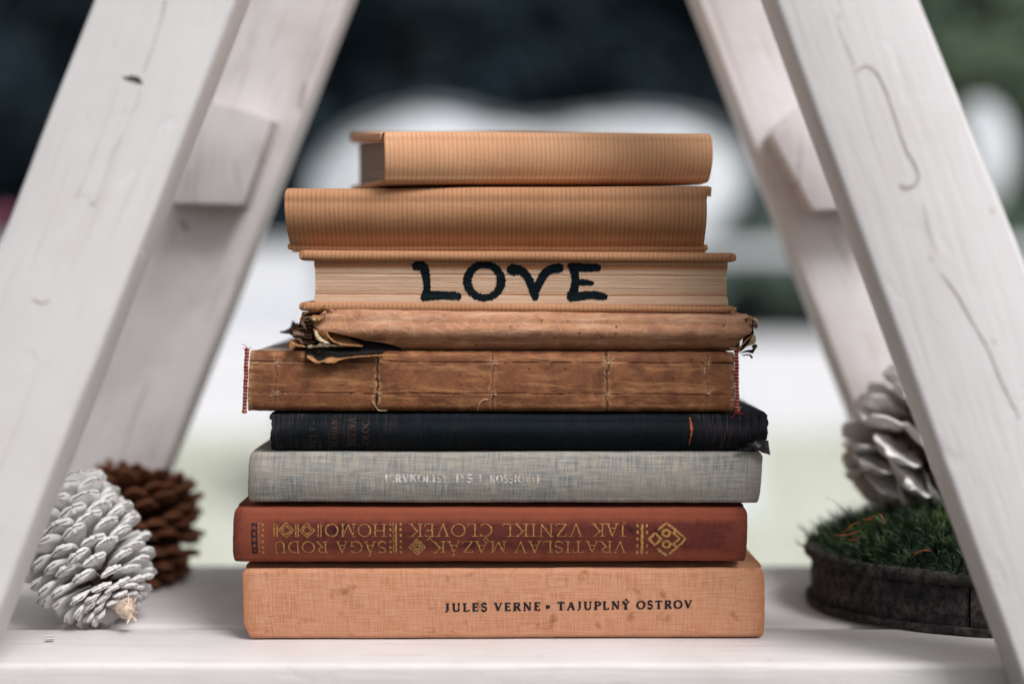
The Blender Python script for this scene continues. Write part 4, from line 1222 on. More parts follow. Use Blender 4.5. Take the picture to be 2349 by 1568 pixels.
# ---- 9 kraft-wrapped book on top, turned
fr = Frame((880, 303), (1635, 306), (882, 425), (1634, 422), 0.5615, 0.5930, 0.112, top_dz=0.0105, bot_dz=0.0030)
def disp9(x, s, z): return Vector((0, 0.00028 * ns(x * 25, z * 40, 14), 0.0008 * ns(x * 13 + 1, s * 14, 15) * (1 if z > 0.01 else 0.3)))
book9, sp9, bv = hard_book("book", fr, "smaller brown paper-wrapped book turned at an angle on top of the whole stack", M_kraft, M_pg_grey, 9.0,
    bulge=0.0016, r=0.0030, groove=0.0, lean=0.0026, lift=0.0006, disp=disp9, t_sp=0.0007, t=(0.0040, 0.0026), pg_x=0.0035, uvs=0.3,
    inset=lambda side, q: 0.0001 + 0.0009 * abs(2 * q - 1) ** 14)
# ================================================================== pine cones
def scale_mesh(name, L, wd, th, seed, mat_, tipcurl=0.25, roundness=1.0, keel=0.3, nx=9, ny=12, cup=-0.1, tip0=0.74, edge=0.03):
    """one cone scale: narrow stalk, broad rounded end thickened at the tip"""
    top, bot, uv = [], [], []
    for i in range(ny + 1):
        s = i / ny
        wprof = (0.30 + 0.70 * min(1, s / min(0.72, tip0)) ** 1.3)
        if s > tip0: wprof *= sqrt(max(0.0, 1 - ((s - tip0) / (1.003 - tip0)) ** 2)) ** roundness
        rt, rb, ru = [], [], []
        for j in range(nx + 1):
            t = j / nx * 2 - 1
            x = t * wd / 2 * wprof
            y = s * L + edge * L * ns(s * 4, t * 2, seed)
            z0 = tipcurl * L * (s ** 2.2) * -1.0 * 0.6 + cup * wd * (t * t) * (s - 0.2) + 0.08 * wd * ns(s * 5, t * 3, seed + 2)
            thk = th * (0.30 + 0.70 * max(0, (s - 0.45) / 0.55)) * (1 - 0.6 * abs(t) ** 4) * (1 if s < 0.93 else sqrt(max(0.02, 1 - ((s - 0.93) / 0.08) ** 2)))
            kz = keel * th * max(0, 1 - abs(s - 0.88) / 0.12) * (1 - abs(t) ** 2)
            rt.append(Vector((x, y, z0 + thk * 0.5 + kz))); rb.append(Vector((x, y, z0 - thk * 0.5)))
            ru.append((t, s))
        top.append(rt); bot.append(rb); uv.append(ru)
    mb = MB(); mb.grid(top, uv); mb.grid(bot, uv, flip=True)
    a, b = ny + 1, nx + 1
    rngs = ([i * b for i in range(a)], [i * b + nx for i in range(a)], list(range(b)), [ny * b + j for j in range(b)])
    for rng in rngs:
        for p, q in zip(rng, rng[1:]): mb.f.append([p, q, q + a * b, p + a * b]); mb.m.append(0)
    o = mb.build(name, mat_, None, sharp=65)
    me = o.data
    bpy.data.objects.remove(o)
    return me

def mat_scale(name, paint, wood, chip=0.60, line=True, dirt=0.4):
    m = NM(name, 0.62, 0.3)
    uv = m.uv(); ob = m.obj()
    sp = m.sep(uv); t, s = sp[0], sp[1]
    r = m.rnd()
    off = m.n.new("ShaderNodeCombineXYZ"); m.l.new(m.math('MULTIPLY', r, 7.0), off.inputs[0])
    v = m.n.new("ShaderNodeVectorMath"); v.operation = 'ADD'; m.l.new(ob, v.inputs[0]); m.l.new(off.outputs[0], v.inputs[1])
    g = m.noise(v.outputs[0], 420, 4, 0.7)
    g2 = m.noise(v.outputs[0], 1300, 3, 0.7)
    c = m.mix(m.math('MULTIPLY', m.ramp(g, [(0.42, 1.0), (0.56, 0.0)]), dirt), paint, tuple(x * 0.55 for x in paint[:3]) + (1,))
    # each scale turns to the wood colour towards its deep end
    deep = m.ramp(s, [(0.22, 1.0), (0.50, 0.0)] if line else [(0.25, 1.0), (0.45, 0.55), (0.80, 0.0)])
    c = m.mix(m.math('MULTIPLY', deep, m.ramp(g, [(0.3, 0.4), (0.7, 1.0)])), c, wood)
    if line:
        # rubbed line along the keel of the tip
        z = m.sep(ob)[2]
        k = m.math('ABSOLUTE', m.math('ADD', m.math('ADD', z, 0.0010), m.math('MULTIPLY', m.math('SUBTRACT', g, 0.5), 0.0016)))
        ln = m.math('MULTIPLY', m.math('MULTIPLY', m.ramp(m.math('MULTIPLY', k, 1000), [(0.22, 1.0), (0.42, 0.0)]), m.ramp(s, [(0.90, 0.0), (0.93, 1.0)])), m.ramp(g2, [(0.40, 0.0), (0.50, 1.0)]))
        c = m.mix(ln, c, lin('3a1c1c'))
    c = m.mix(m.ramp(g2, [(chip, 0.0), (chip + 0.05, 0.8)]), c, wood)
    return m.out(c, m.math('ADD', g, g2), 0.7, 0.0004)

M_wscale = mat_scale("white_painted_cone_scale", (0.93, 0.915, 0.90, 1), lin('4a2c22'), chip=0.68, dirt=0.35)
M_wscale2 = mat_scale("white_painted_cone_scale_plain", (0.93, 0.91, 0.89, 1), lin('7a5c4c'), chip=0.74, line=False, dirt=0.15)
M_bscale = mat_scale("brown_cone_scale", lin('7a4a30'), lin('24130d'), chip=0.60, line=False, dirt=0.8)
M_core_w = mat_plain("cone_core", lin('3a2720'), 0.9, 600, 0.5)
M_core_w2 = mat_plain("cone_core_painted", lin('5b4a42'), 0.9, 600, 0.5)

def cone(name, label, base, axis, L, n, meshes, rad, phi, size, core_mat, core_r, parent_loc=None, twist=0.0, seed=0, core_end=1.0):
    A = Vector(axis).normalized(); base = Vector(base)
    root = thing(name, base + A * L * 0.4, label, "pine cone")
    U = A.orthogonal().normalized(); V = A.cross(U)
    mb = MB()
    mb.tube([base + A * (L * t) for t in [0, .1, .3, .5, .7, .85, core_end]], [core_r * .6, core_r, core_r * 1.1, core_r, core_r * .8, core_r * .55, core_r * .15], 10)
    mb.build("core", core_mat, root)
    rnd = random.Random(seed)
    for k in range(n):
        a = ((k + 0.5) / n)
        a = interp([(0, 0.0), (0.25, 0.14), (1, 1.0)], a)
        th = radians(137.508 * k) + twist
        R = U * cos(th) + V * sin(th)
        ph = radians(interp(phi, a) + rnd.uniform(-5, 5))
        dr = A * cos(ph) + R * sin(ph)
        zz = (A * sin(ph) - R * cos(ph))
        xx = dr.cross(zz)
        p0 = base + A * (L * lerp(0.02, 0.92, a)) + R * core_r * 0.4
        ln = interp(rad, a) / max(0.8, sin(ph)) * rnd.uniform(0.94, 1.05)
        k2 = ln
        wsc = interp(size, a) * rnd.uniform(0.93, 1.08)
        me = meshes[k % len(meshes)]
        o = bpy.data.objects.new("scale", me); COL.objects.link(o); o.parent = root
        rot = Matrix((xx, dr, zz)).transposed().to_4x4()
        roll = Matrix.Rotation(radians(rnd.uniform(-9, 9)), 4, 'Y')
        o.matrix_basis = Matrix.Translation(p0 - root.location) @ rot @ roll @ Matrix.Diagonal((wsc, ln, wsc, 1))
    return root

# left: white painted cone lying with its stalk to the lower right (unit-length scales, stretched when placed)
ms = [scale_mesh("scale", 1.0, 0.0104, 0.0033, s, M_wscale, tipcurl=0.0, roundness=0.8, keel=0.15, cup=0.05, tip0=0.82, edge=0.035) for s in (1.1, 2.3, 3.7)]
for me in ms:                                     # curl expressed in metres, as the length is stretched
    for v in me.vertices: v.co.z -= 0.0016 * max(0, v.co.y - 0.3) ** 2
b0 = W(262, 1382, 0.596)
cone1 = cone("pine_cone", "white painted pine cone with chipped scales, lying beside the left front leg", b0, (-0.55, 0.36, 0.76), 0.046, 150, ms,
     [(0, .0065), (.08, .0125), (.2, .0190), (.4, .0238), (.6, .0240), (.8, .0215), (1, .0165)],
     [(0, 128), (.1, 112), (.3, 96), (.6, 82), (.85, 68), (1, 45)],
     [(0, .55), (.12, .72), (.35, .95), (.6, 1.05), (.85, 1.35), (1, 1.5)], M_core_w, 0.006, seed=4, core_end=0.85)
# stalk, broken off
mb = MB()
A1 = Vector((-0.55, 0.36, 0.76)).normalized()
s0 = b0 + A1 * 0.004; pts = []
for k in range(9):
    t = k / 8
    q = s0.lerp(W(300, 1408, 0.583), t); q += Vector((0.0003 * ns(t * 7, 1), 0.0003 * ns(t * 7, 2), 0.0006 * ns(t * 7, 3)))
    pts.append(q)
mb.tube(pts, [.0042, .0044, .0041, .0036, .0033, .0034, .0036, .0034, .0022], 11)
for v in mb.v: v += Vector((ns(v.x * 500, v.z * 500, 1), ns(v.x * 500, v.z * 500, 4), ns(v.x * 500, v.z * 500, 8))) * 0.0009
rnd = random.Random(3)
for k in range(16):
    t = rnd.random(); c = s0.lerp(W(304, 1408, 0.583), 0.35 + 0.7 * t)
    d = Vector((rnd.uniform(-.2, 1), rnd.uniform(-1, .2), rnd.uniform(-.8, 1.0))).normalized()
    ln = rnd.uniform(0.003, 0.0062)
    c1 = c + d * ln * 0.5; c2 = c + d * ln + Vector((0, 0, rnd.uniform(-.001, .001)))
    for q in (c1, c2): q.z = max(q.z, 0.0006)
    mb.tube([c, c1, c2], [0.0011, 0.0008, 0.00035], 5)
for v in mb.v: v.z = max(v.z, 0.0003)
mb.build("stalk", mat_plain("chipped_painted_stalk", lin('cbb7a6'), 0.8, 450, 0.45, 0.8, 0.0006), cone1)

# brown cone behind it
ms = [scale_mesh("scale", 1.0, 0.0120, 0.0034, s, M_bscale, tipcurl=0.0, roundness=0.7, keel=0.3, nx=5, ny=7) for s in (4.1, 5.3)]
cone("pine_cone", "dark brown unpainted pine cone standing behind the white painted one, out of focus", W(288, 1312, 0.684), (0.10, 0.22, 0.97), 0.040, 170, ms,
     [(0, .014), (.1, .022), (.25, .0275), (.5, .029), (.75, .0255), (1, .015)],
     [(0, 125), (.1, 112), (.3, 95), (.6, 75), (.85, 55), (1, 35)],
     [(0, .7), (.3, 1.0), (.7, 1.0), (1, .8)], M_core_w, 0.011, seed=9)

# big white cone on the moss
ms = [scale_mesh("scale", 1.0, 0.0235, 0.0030, s, M_wscale2, tipcurl=0.0, roundness=0.6, keel=0.1, cup=-0.14, tip0=0.62, edge=0.010) for s in (6.1, 7.3, 8.9)]
for me in ms:
    for v in me.vertices: v.co.z -= 0.0030 * max(0, v.co.y - 0.2) ** 2
cone("pine_cone", "large white painted pine cone with broad rounded scales, sitting on the green moss", W(2166, 930, 0.664), (-0.60, -0.22, -0.70), 0.044, 40, ms,
     [(0, .026), (.2, .0280), (.5, .0255), (.75, .021), (1, .014)],
     [(0, 92), (.2, 72), (.5, 52), (.8, 38), (1, 20)],
     [(0, .95), (.4, 1.10), (.8, 1.05), (1, .9)], M_core_w2, 0.013, seed=21)

# ================================================================== the wooden tray, moss, needles
EX, EY, EA, EB = 0.2140, 0.637 + CAM_Y, 0.0800, 0.0620
def mat_bark():
    m = NM("weathered_dark_wood", 0.78, 0.3)
    uv = m.uv()
    a = m.noise(m.mapv(uv, (330, 200, 1)), 1, 5, 0.75, 0.3)
    b = m.noise(uv, 90, 3, 0.6)
    f = m.noise(uv, 1900, 2, 0.7)
    c = m.mix(m.math('MULTIPLY', m.ramp(a, [(0.40, 0.0), (0.66, 1.0)]), m.ramp(b, [(0.35, 0.25), (0.60, 1.0)])), lin('17171a'), lin('5f5553'))
    c = m.mix(m.ramp(f, [(0.62, 0.0), (0.75, 0.5)]), c, lin('9c8880'))
    return m.out(c, m.math('ADD', a, m.math('MULTIPLY', f, 0.4)), 0.7, 0.0006)
M_bark = mat_bark()
tray = thing("wooden_tray", (EX, EY, 0.0), "round dark weathered wooden tray filled with moss, right end of the shelf", "tray")
def ell(prof, name, mat, seed, a0=0, a1=360, n=160, jit=0.0005, closed=True):
    mb = MB(); P = []; UV = []
    for i in range(n + 1):
        a = radians(lerp(a0, a1, i / n)); row, uvr = [], []
        acc = 0
        for k, (dr, z) in enumerate(prof):
            w = jit * (ns(cos(a) * 6 + seed, sin(a) * 6, z * 150) + 0.5 * ns(cos(a) * 22, sin(a) * 22 + seed, z * 500))
            x = EX + (EA + dr + w) * cos(a); y = EY + (EB + dr + w) * sin(a)
            row.append(Vector((x, y, z + 0.0006 * ns(cos(a) * 3 + seed, sin(a) * 3, 5) * (1 if z > 0.004 else 0))))
            if k: acc += hypot(dr - prof[k - 1][0], z - prof[k - 1][1])
            uvr.append((radians(lerp(a0, a1, i / n)) * 0.07, acc + seed))
        P.append(row); UV.append(uvr)
    mb.grid(P, UV, wrap=True)
    return mb.build(name, mat, tray, sharp=50)
ell([(-.0025, .0005), (.0010, .0005), (.0016, .0018), (.0010, .0034), (-.0025, .0036)], "bottom_hoop", M_bark, 1)
ell([(-.0040, .0037), (-.0004, .0037), (0, .006), (.0001, .010), (0, .014), (-.0003, .0198), (-.0040, .0200)], "wall", M_bark, 2, 250, 470, 110)
ell([(-.0042, .0037), (-.0013, .0037), (-.0008, .007), (-.0007, .012), (-.0010, .016), (-.0015, .0196), (-.0042, .0198)], "wall", M_bark, 5, 110.5, 249.5, 110)
ell([(-.0045, .0203), (.0008, .0203), (.0022, .0215), (.0024, .0235), (.0014, .0252), (-.0010, .0256), (-.0045, .0250)], "rim", M_bark, 3, n=160, jit=0.0009)
mb = MB(); P = []
for i in range(49):
    a = 2 * pi * i / 48
    P.append([Vector((EX + EA * k * cos(a), EY + EB * k * sin(a), 0.0022)) for k in (0.0, 0.5, 0.96)])
mb.grid(P); mb.grid([[p + Vector((0, 0, -0.0014)) for p in r] for r in P], flip=True)
mb.build("base", M_bark, tray)

def moss_h(x, y):
    r = hypot((x - EX) / (EA - 0.004), (y - EY) / (EB - 0.004))
    if r > 1: r = 1
    return 0.0240 + 0.0175 * (1 - r ** 3) + 0.0050 * ns(x * 45, y * 45, 1) + 0.0022 * ns(x * 160, y * 160, 4)
def mat_moss():
    m = NM("haircap_moss", 0.55, 0.35)
    uv = m.uv(); sp = m.sep(uv); r, t = sp[0], sp[1]
    patch = m.noise(m.obj(), 55, 3, 0.6)
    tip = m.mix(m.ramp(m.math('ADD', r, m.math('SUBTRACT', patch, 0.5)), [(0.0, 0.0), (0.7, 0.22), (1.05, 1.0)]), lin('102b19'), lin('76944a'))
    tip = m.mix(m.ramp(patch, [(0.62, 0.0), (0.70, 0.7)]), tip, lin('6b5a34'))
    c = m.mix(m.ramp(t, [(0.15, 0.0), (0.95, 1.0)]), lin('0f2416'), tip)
    m.b.inputs["Subsurface Weight"].default_value = 0.0
    return m.out(c)
M_moss = mat_moss()
mb = MB(); rnd = random.Random(77)
nt = 0
P = []
for i in range(49):
    a = 2 * pi * i / 48
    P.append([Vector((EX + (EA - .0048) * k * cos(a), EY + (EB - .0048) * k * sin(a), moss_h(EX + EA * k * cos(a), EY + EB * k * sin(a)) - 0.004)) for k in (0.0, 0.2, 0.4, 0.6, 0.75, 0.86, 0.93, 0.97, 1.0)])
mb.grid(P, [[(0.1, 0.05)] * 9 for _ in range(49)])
while nt < 1900:
    x = EX + rnd.uniform(-1, 1) * EA; y = EY + rnd.uniform(-1, 1) * EB
    rr = hypot((x - EX) / (EA - 0.003), (y - EY) / (EB - 0.003))
    if rr > 1.0: continue
    nt += 1
    base = Vector((x, y, moss_h(x, y) - 0.003))
    ax = Vector(((x - EX) * 6 + rnd.uniform(-.7, .7), (y - EY) * 7 + rnd.uniform(-.7, .7), 1.0)).normalized()
    if rr > 0.85: ax = (ax + Vector((x - EX, y - EY, 0)).normalized() * 0.5).normalized()
    hgt = rnd.uniform(0.004, 0.0080) * (1.7 if rnd.random() < 0.15 else 1)
    U = ax.orthogonal().normalized(); V = ax.cross(U)
    light = rnd.random()
    nb = rnd.randint(9, 14); ph0 = rnd.random() * 6
    for b in range(nb):
        th = ph0 + b * 2.4; out = U * cos(th) + V * sin(th)
        s0 = base + ax * hgt * (b / nb) * 0.9
        ln = rnd.uniform(0.0034, 0.0066); wd = rnd.uniform(0.00022, 0.00042)
        side = ax.cross(out).normalized() * wd
        rows = []; uvs = []
        for k in range(4):
            t = k / 3
            p = s0 + ax * ln * (t * 0.85) + out * ln * (0.15 * t + 0.45 * t * t)
            ww = (1 - t) * 0.9 + 0.08
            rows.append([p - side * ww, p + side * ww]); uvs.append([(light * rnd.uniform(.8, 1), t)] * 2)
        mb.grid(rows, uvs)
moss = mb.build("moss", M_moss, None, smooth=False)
moss["kind"] = "stuff"; moss["label"] = "cushion of dark green haircap moss growing over the rim of the wooden tray"; moss["category"] = "moss"

def mat_needle(): return mat_plain("dry_orange_needle", lin('94522f'), 0.5, 500, 0.35)
M_needle = mat_needle()
for i, (x0, y0, x1, y1, d, wd, lab) in enumerate((
        (2096, 1272, 2136, 1263, 0.5775, 2.4, "thick orange dry needle lying on the moss nearest the tray rim"),
        (1916, 1226, 1975, 1214, 0.600, 1.7, "thin dry needle on the left part of the moss, lowest of the crossed ones"),
        (1935, 1222, 1972, 1196, 0.600, 1.6, "thin dry needle crossing the others on the left part of the moss"),
        (1978, 1190, 2008, 1180, 0.606, 1.8, "short dry needle high on the moss, left of the white cone"),
        (2016, 1178, 2030, 1202, 0.600, 2.2, "short bent dry needle pointing down below the white cone"),
        (1945, 1236, 1976, 1228, 0.598, 1.4, "short thin dry needle low on the left part of the moss"),
        (1890, 1138, 1940, 1172, 0.63, 0.6, "hair-thin dark stalk sticking out to the left above the moss"))):
    mb = MB(); a = W(x0, y0, d); b = W(x1, y1, d - 0.002)
    pts = [a.lerp(b, t / 6) + Vector((0, 0, 0.0010 * sin(pi * t / 6) * (-1 if i % 2 else 1))) for t in range(7)]
    r = wd * 0.000175 * 1.0
    mb.tube(pts, [r * .4, r * .9, r, r, r, r * .8, r * .3], 6)
    tag(mb.build("dry_needle", M_needle if i < 6 else M_core_w, None), lab, "needle", "dry needles on the moss")

# flakes of paint fallen on the front plank
for i, (x, y, lab) in enumerate(((202, 1460, "tiny white paint flake on the front plank, the one nearer the cone"), (118, 1466, "tiny white paint flake on the front plank, the one nearer the left edge"))):
    y = 1462 if i == 0 else 1468; x = 117 if i == 0 else 115
    d = (CAM_Z - 0.0006) * F / (y - 620)
    c = W(x, y, d); mb = MB(); P = []
    for a in range(6):
        P.append([c + Vector((0.0018 * (a / 5 - .5) * (1 + .3 * ns(a, b_, i)) * 2, 0.0012 * (b_ / 3 - .5) * 2, 0.0007 + 0.0006 * abs(ns(a * .9, b_ * .8, i + 4)))) for b_ in range(4)])
    mb.grid(P); mb.grid([[p - Vector((0, 0, 0.0004)) for p in r] for r in P], flip=True)
    tag(mb.build("paint_flake", M_leg, None), lab, "paint flake", "paint flakes on the shelf")
# ================================================================== the garden behind
def mat_ground(name, c1, c2, scale):
    m = NM(name, 0.95, 0.1)
    a = m.noise(m.obj(), scale, 5, 0.65)
    b = m.noise(m.obj(), scale * 14, 3, 0.6)
    c = m.mix(m.ramp(a, [(0.35, 0.0), (0.65, 1.0)]), c1, c2)
    c = m.mix(m.math('MULTIPLY', m.ramp(b, [(0.35, 1.0), (0.6, 0.0)]), 0.35), c, tuple(x * 0.6 for x in c1[:3]) + (1,))
    return m.out(c, b, 0.8, 0.01)
def sheet(name, x0, x1, y0, y1, z, mat, nx=60, ny=60, amp=0.02):
    mb = MB()
    P = [[Vector((lerp(x0, x1, i / nx), lerp(y0, y1, j / ny), z + amp * ns(lerp(x0, x1, i / nx) * .4, lerp(y0, y1, j / ny) * .4, 3))) for j in range(ny + 1)] for i in range(nx + 1)]
    mb.grid(P)
    o = mb.build(name, mat); o["kind"] = "structure"; return o
M_lawn = mat_ground("pale_lawn", lin('d0d2c8'), lin('e0e1d9'), 3)
M_gravel = mat_ground("white_gravel", (0.74, 0.745, 0.77, 1), (0.84, 0.84, 0.87, 1), 2)
sheet("ground", -150, 150, -40, 260, GROUND - 0.05, mat_ground("dark_soil_and_grass", lin('33372c'), lin('484c3d'), 1.0))  # unseen part around the camera made dark to cut light bounced upward
sheet("lawn", -14, 14, 1.6, 6.0, GROUND, M_lawn, amp=0.0)
sheet("gravel_path", -14, 14, 6.0, 15.3, GROUND - 0.004, M_gravel, amp=0.0)
# short grass
mb = MB(); rnd = random.Random(5)
for k in range(26000):
    y = rnd.uniform(2.2, 6.0); x = rnd.uniform(-0.5, 0.5) * (y + 0.6) * 0.9
    b = Vector((x, y, GROUND)); h = rnd.uniform(0.015, 0.045); a = rnd.random() * 6.28
    w = Vector((cos(a), sin(a), 0)) * 0.003; t = Vector((rnd.uniform(-.02, .02), rnd.uniform(-.02, .02), h))
    mb.add([b - w, b + w, b + t], [[0, 1, 2]])
g = mb.build("grass", mat_plain("pale_grass_blades", lin('c8cdbb'), 0.7, 30, 0.3), None, smooth=False)
g["kind"] = "stuff"; g["label"] = "short pale green grass of the lawn behind the shelf"; g["category"] = "grass"

# --- trees
def leaf_mat(name, c1, c2):
    m = NM(name, 0.7, 0.2)
    a = m.noise(m.obj(), 1.2, 3, 0.6); b = m.noise(m.obj(), 14, 2, 0.6)
    c = m.mix(m.ramp(a, [(0.35, 0.0), (0.65, 1.0)]), c1, c2)
    c = m.mix(m.ramp(b, [(0.3, 0.5), (0.6, 0.0)]), c, tuple(x * 0.5 for x in c1[:3]) + (1,))
    return m.out(c)
M_spruce = leaf_mat("dark_spruce_needles", (0.005, 0.016, 0.024, 1), (0.022, 0.038, 0.050, 1))
M_bush = leaf_mat("green_bush_leaves", (0.06, 0.10, 0.068, 1), (0.15, 0.21, 0.13, 1))
M_hedge = leaf_mat("grey_green_hedge_leaves", (0.11, 0.165, 0.135, 1), (0.16, 0.21, 0.175, 1))
M_trunk = mat_plain("tree_bark", (0.05, 0.04, 0.035, 1), 0.95, 20, 0.4, 0.8, 0.01)
def tree(name, label, cat, x, y, H, R, mat, n, seed, conifer=True, z0=0.25, group=None, leaf=0.16):
    root = thing(name, (x, y, GROUND - 0.05), label, cat, group)
    rnd = random.Random(seed)
    B = Vector((x, y, GROUND - 0.05))
    mb = MB()
    mb.tube([B + Vector((0.05 * ns(t * 3, seed) * H * .3, 0.05 * ns(t * 3, seed + 5) * H * .3, H * t * (0.96 if conifer else 0.8))) for t in (0, .1, .3, .5, .7, .85, 1)],
            [H * .028 * k for k in (1.3, 1.0, .85, .65, .42, .25, .08)], 9)
    for k in range(16):
        a = rnd.random() * 6.28; t = rnd.uniform(z0 + .05, .85); s = B + Vector((0, 0, H * t * .9))
        L = R * ((1 - t) if conifer else 0.8) * 0.9
        e = s + Vector((cos(a) * L, sin(a) * L, L * (-.1 if conifer else .5)))
        mb.tube([s, s.lerp(e, .5) + Vector((0, 0, L * .06)), e], [H * .008, H * .005, H * .002], 5)
    mb.build("trunk", M_trunk, root)
    mb = MB()
    clumps = []
    for k in range(90 if conifer else 60):
        t = rnd.random() ** 0.8; a = rnd.random() * 6.28
        if conifer:
            zz = lerp(z0, 1.0, t) * H; rr = R * (1 - t) * rnd.uniform(0.35, 1.0) + 0.05
            clumps.append((B + Vector((cos(a) * rr, sin(a) * rr, zz - rr * .25)), 0.16 * R + 0.26 * R * (1 - t)))
        else:
            u = rnd.uniform(-1, 1); q = sqrt(1 - u * u); rr = R * rnd.uniform(0.45, 1.0) * (0.85 + .3 * ns(a, u * 2, seed))
            clumps.append((B + Vector((cos(a) * q * rr, sin(a) * q * rr, H * (1 + z0) / 2 + u * rr * (H * (1 - z0) / 2) / R)), 0.30 * R))
    for k in range(n):
        c, r = clumps[k % len(clumps)]
        d = Vector((rnd.gauss(0, 1), rnd.gauss(0, 1), rnd.gauss(0, .6))); d = d.normalized() * r * rnd.random() ** 0.5
        p = c + d; s = leaf * rnd.uniform(.6, 1.3)
        ax = Vector((rnd.gauss(0, 1), rnd.gauss(0, 1), rnd.gauss(0, .7) - .3)).normalized(); sd = ax.orthogonal().normalized() * s * .35
        if p.z < GROUND: p.z = GROUND + .05
        mb.add([p - sd, p + ax * s * .5 - sd * .4, p + ax * s, p + sd], [[0, 1, 2, 3]])
    mb.build("crown", mat, root, smooth=False)
    return root
sp = [(-7.5, 19, 9.5, 3.0), (-4.2, 20.5, 11, 3.2), (-1.4, 19.2, 10, 3.0), (1.2, 20.8, 11.5, 3.2), (3.4, 19.4, 9.8, 2.8), (-6, 24, 13, 3.6), (-2.7, 24.5, 14, 3.8), (0.4, 25, 14, 3.8), (3.6, 25, 13, 3.6)]
where = ["leftmost, behind the left front leg", "in the front row, second from the left", "in the front row behind the left rear leg", "in the front row straight above the book stack", "in the front row near the right rear leg",
         "tall, at the far left of the back row", "tall, left of centre in the back row", "tallest, right behind the top of the stack", "tall, at the right of the back row"]
for i, (x, y, H, R) in enumerate(sp):
    tree("spruce_tree", "blurred dark spruce tree " + where[i], "tree", x, y, H, R, M_spruce, 5200, 30 + i, True, 0.03, "dark trees behind the garden", 0.5)
bs = [(6.2, 18.0, 5.6, 2.3, "grey-green leafy tree behind the outer edge of the right front leg"), (8.8, 19.5, 7.0, 2.6, "lighter green leafy tree at the right edge of the picture"), (5.2, 22.5, 8.5, 2.6, "tall dim green tree behind the right front leg")]
for i, (x, y, H, R, lab) in enumerate(bs):
    tree("leafy_tree", lab, "tree", x, y, H, R, M_bush if i < 2 else M_hedge, 5000, 60 + i, False, 0.06, "green trees at the right", 0.34)
for i, (x, y, H, R, lab) in enumerate([(1.9, 16.2, 1.9, 0.75, "low grey-green bush just right of the book stack, behind the white rail"), (3.1, 16.4, 1.7, 0.75, "low grey-green bush behind the right rear leg"), (4.3, 16.2, 1.8, 0.8, "low grey-green bush behind the right front leg"), (5.6, 16.3, 1.7, 0.8, "low grey-green bush at the right edge, beyond the rail")]):
    tree("bush", lab, "bush", x, y, H, R, M_hedge, 2600, 80 + i, False, 0.0, "bushes behind the rail", 0.14)

# --- low white wall and white rail fence
M_wall = mat_plain("white_rendered_wall", (0.60, 0.61, 0.635, 1), 0.8, 3, 0.05, 0.3, 0.003)
def bxm(mb, x0, x1, y0, y1, z0, z1, bev=0.01):
    P = []
    for x in (x0, x0 + bev, x1 - bev, x1):
        k = bev if x in (x0, x1) else 0
        P.append([Vector((x, (y0 + y1) / 2 + a, (z0 + z1) / 2 + b)) for a, b in rrect((y1 - y0) / 2 - k, (z1 - z0) / 2 - k, bev, 2)])
    n0 = len(mb.v); mb.grid(P, wrap=True, flip=True); n = len(P[0])
    mb.f.append([n0 + j for j in range(n)]); mb.m.append(0)
    mb.f.append([n0 + 3 * n + j for j in range(n)][::-1]); mb.m.append(0)
wall = thing("garden_wall", (-4, 15.1, GROUND - 0.05), "low white garden wall beyond the lawn, seen between the left rear leg and the books", "wall")
mb = MB(); bxm(mb, -9.0, 0.9, 15.0, 15.25, GROUND - 0.05, 0.38); mb.build("wall_body", M_wall, wall)
mb = MB(); bxm(mb, -9.05, 0.95, 14.96, 15.29, 0.382, 0.44); mb.build("coping", M_wall, wall)
fence = thing("rail_fence", (4, 15.1, GROUND - 0.05), "white rail fence seen as a pale band right of the book stack", "fence")
for x in (1.0, 4.0, 7.0, 9.9):
    mb = MB(); bxm(mb, x, x + 0.1, 15.08, 15.18, GROUND - 0.05, 0.50); mb.build("post", M_wall, fence)
mb = MB(); bxm(mb, 1.0, 10.0, 15.03, 15.077, 0.288, 0.432); mb.build("rail", M_wall, fence)

# --- armchair under a white cloth
M_cloth = mat_plain("white_draped_cloth", (0.66, 0.69, 0.73, 1), 0.85, 4, 0.3, 0.3, 0.01)
chair = thing("draped_armchair", (0.01, 3.95, GROUND), "blurred white cloth-covered armchair with two rounded humps behind the top book", "chair")
out = [(696, 560), (676, 480), (680, 390), (712, 315), (770, 268), (850, 232), (950, 208), (1040, 214), (1120, 236), (1200, 252), (1290, 246), (1380, 230), (1470, 222), (1570, 228), (1660, 246), (1735, 285), (1775, 350), (1765, 430), (1700, 510), (1625, 590), (1608, 670), (1635, 760), (1705, 830), (1752, 950), (1755, 1150), (1740, 1425), (760, 1425), (650, 1425), (628, 1150), (640, 950), (660, 800), (690, 690)]
def resample(pts, n):
    pts = pts + [pts[0]]; acc = [0]
    for a, b in zip(pts, pts[1:]): acc.append(acc[-1] + hypot(b[0] - a[0], b[1] - a[1]))
    res = []
    for i in range(n):
        s = acc[-1] * i / n
        for k in range(len(pts) - 1):
            if acc[k + 1] >= s:
                t = (s - acc[k]) / (acc[k + 1] - acc[k]); res.append((lerp(pts[k][0], pts[k + 1][0], t), lerp(pts[k][1], pts[k + 1][1], t))); break
    return res
oo = resample(out, 140)
mb = MB(); P = []
cx, cy = 1200, 800
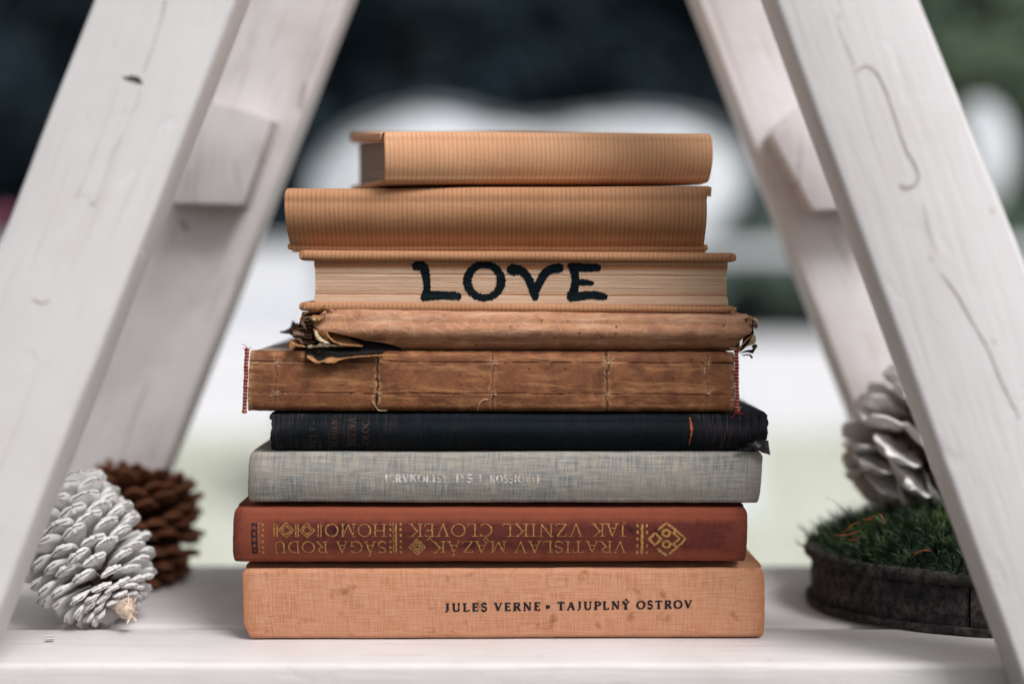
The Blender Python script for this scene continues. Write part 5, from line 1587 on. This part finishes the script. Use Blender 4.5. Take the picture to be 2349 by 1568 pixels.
for (dy, k) in ((0.0, 0.0), (0.0, 0.3), (0.005, 0.6), (0.02, 0.82), (0.06, 0.95), (0.12, 1.0), (0.30, 1.01), (0.42, 0.98), (0.5, 0.9), (0.54, 0.7), (0.55, 0.0)):
    row = []
    for i, (x, y) in enumerate(oo):
        X, Y = lerp(cx, x, k), lerp(cy, y, k)
        p = W(X, Y, 4.2); p.y = 3.63 + dy + (0.35 if Y < 700 else 0.35 * max(0, 1 - (Y - 700) / 160)) * (1 if dy < 0.2 else 0.3)
        f = 0.018 * sin(X * 0.055 + 2 * ns(Y * .004, 3)) * (1 if Y > 800 else 0.3) * min(1, k * 2)
        p.y += f + 0.02 * ns(X * .01, Y * .01, dy * 4)
        p.z = max(p.z, GROUND + 0.005)
        row.append(p)
    P.append(row)
mb.grid(P, wrap=True)
mb.build("cloth_cover", M_cloth, chair)

# --- oval white paper lantern on a cord
lc = W(2248, 358, 3.4)
lan = thing("paper_lantern", lc, "white oval paper lantern hanging before the green trees, cut off by the right front leg", "lantern")
mb = MB(); P = []
rx, rz = 72 * 3.4 / F, 128 * 3.4 / F
for i in range(33):
    a = pi * i / 32; rib = 1 - 0.02 * (i % 2)
    P.append([lc + Vector((rx * sin(a) * rib * cos(b * 2 * pi / 40), rx * sin(a) * rib * sin(b * 2 * pi / 40), rz * cos(a))) for b in range(40)])
mb.grid(P, wrap=True); mb.build("shade", M_cloth, lan)
mb = MB(); mb.tube([lc + Vector((0, 0, rz)), lc + Vector((0.01, 0, rz + 0.8)), lc + Vector((0.05, 0, rz + 2.2))], 0.002, 5); mb.build("cord", M_trunk, lan)

# --- pink flower at the left edge
fc = W(-8, 520, 1.6)
fl = thing("pink_flower", (fc.x, fc.y, GROUND), "blurred pink flower just showing at the left edge of the picture", "flower")
mb = MB(); mb.tube([Vector((fc.x + 0.03, fc.y, GROUND)), Vector((fc.x + 0.01, fc.y, -0.2)), fc], [0.004, 0.003, 0.002], 6); mb.build("stem", M_hedge, fl)
M_pink = mat_plain("pink_petal", lin('c77a9c'), 0.6, 60, 0.3)
for k in range(14):
    a = k * 2.4; tlt = 0.3 + 0.06 * k; mb = MB(); P = []
    for i in range(6):
        s = i / 5; w = 0.012 * sin(pi * min(1, s * .85 + .1))
        c = fc + Vector((cos(a) * s * 0.026 * cos(tlt * s), sin(a) * s * 0.026, s * 0.026 * sin(tlt)))
        t = Vector((-sin(a), cos(a), 0)) * w
        P.append([c - t, c + Vector((0, 0, -.003)), c + t])
    mb.grid(P); mb.grid([[p - Vector((0, 0, .0006)) for p in r] for r in P], flip=True); mb.build("petal", M_pink, fl)
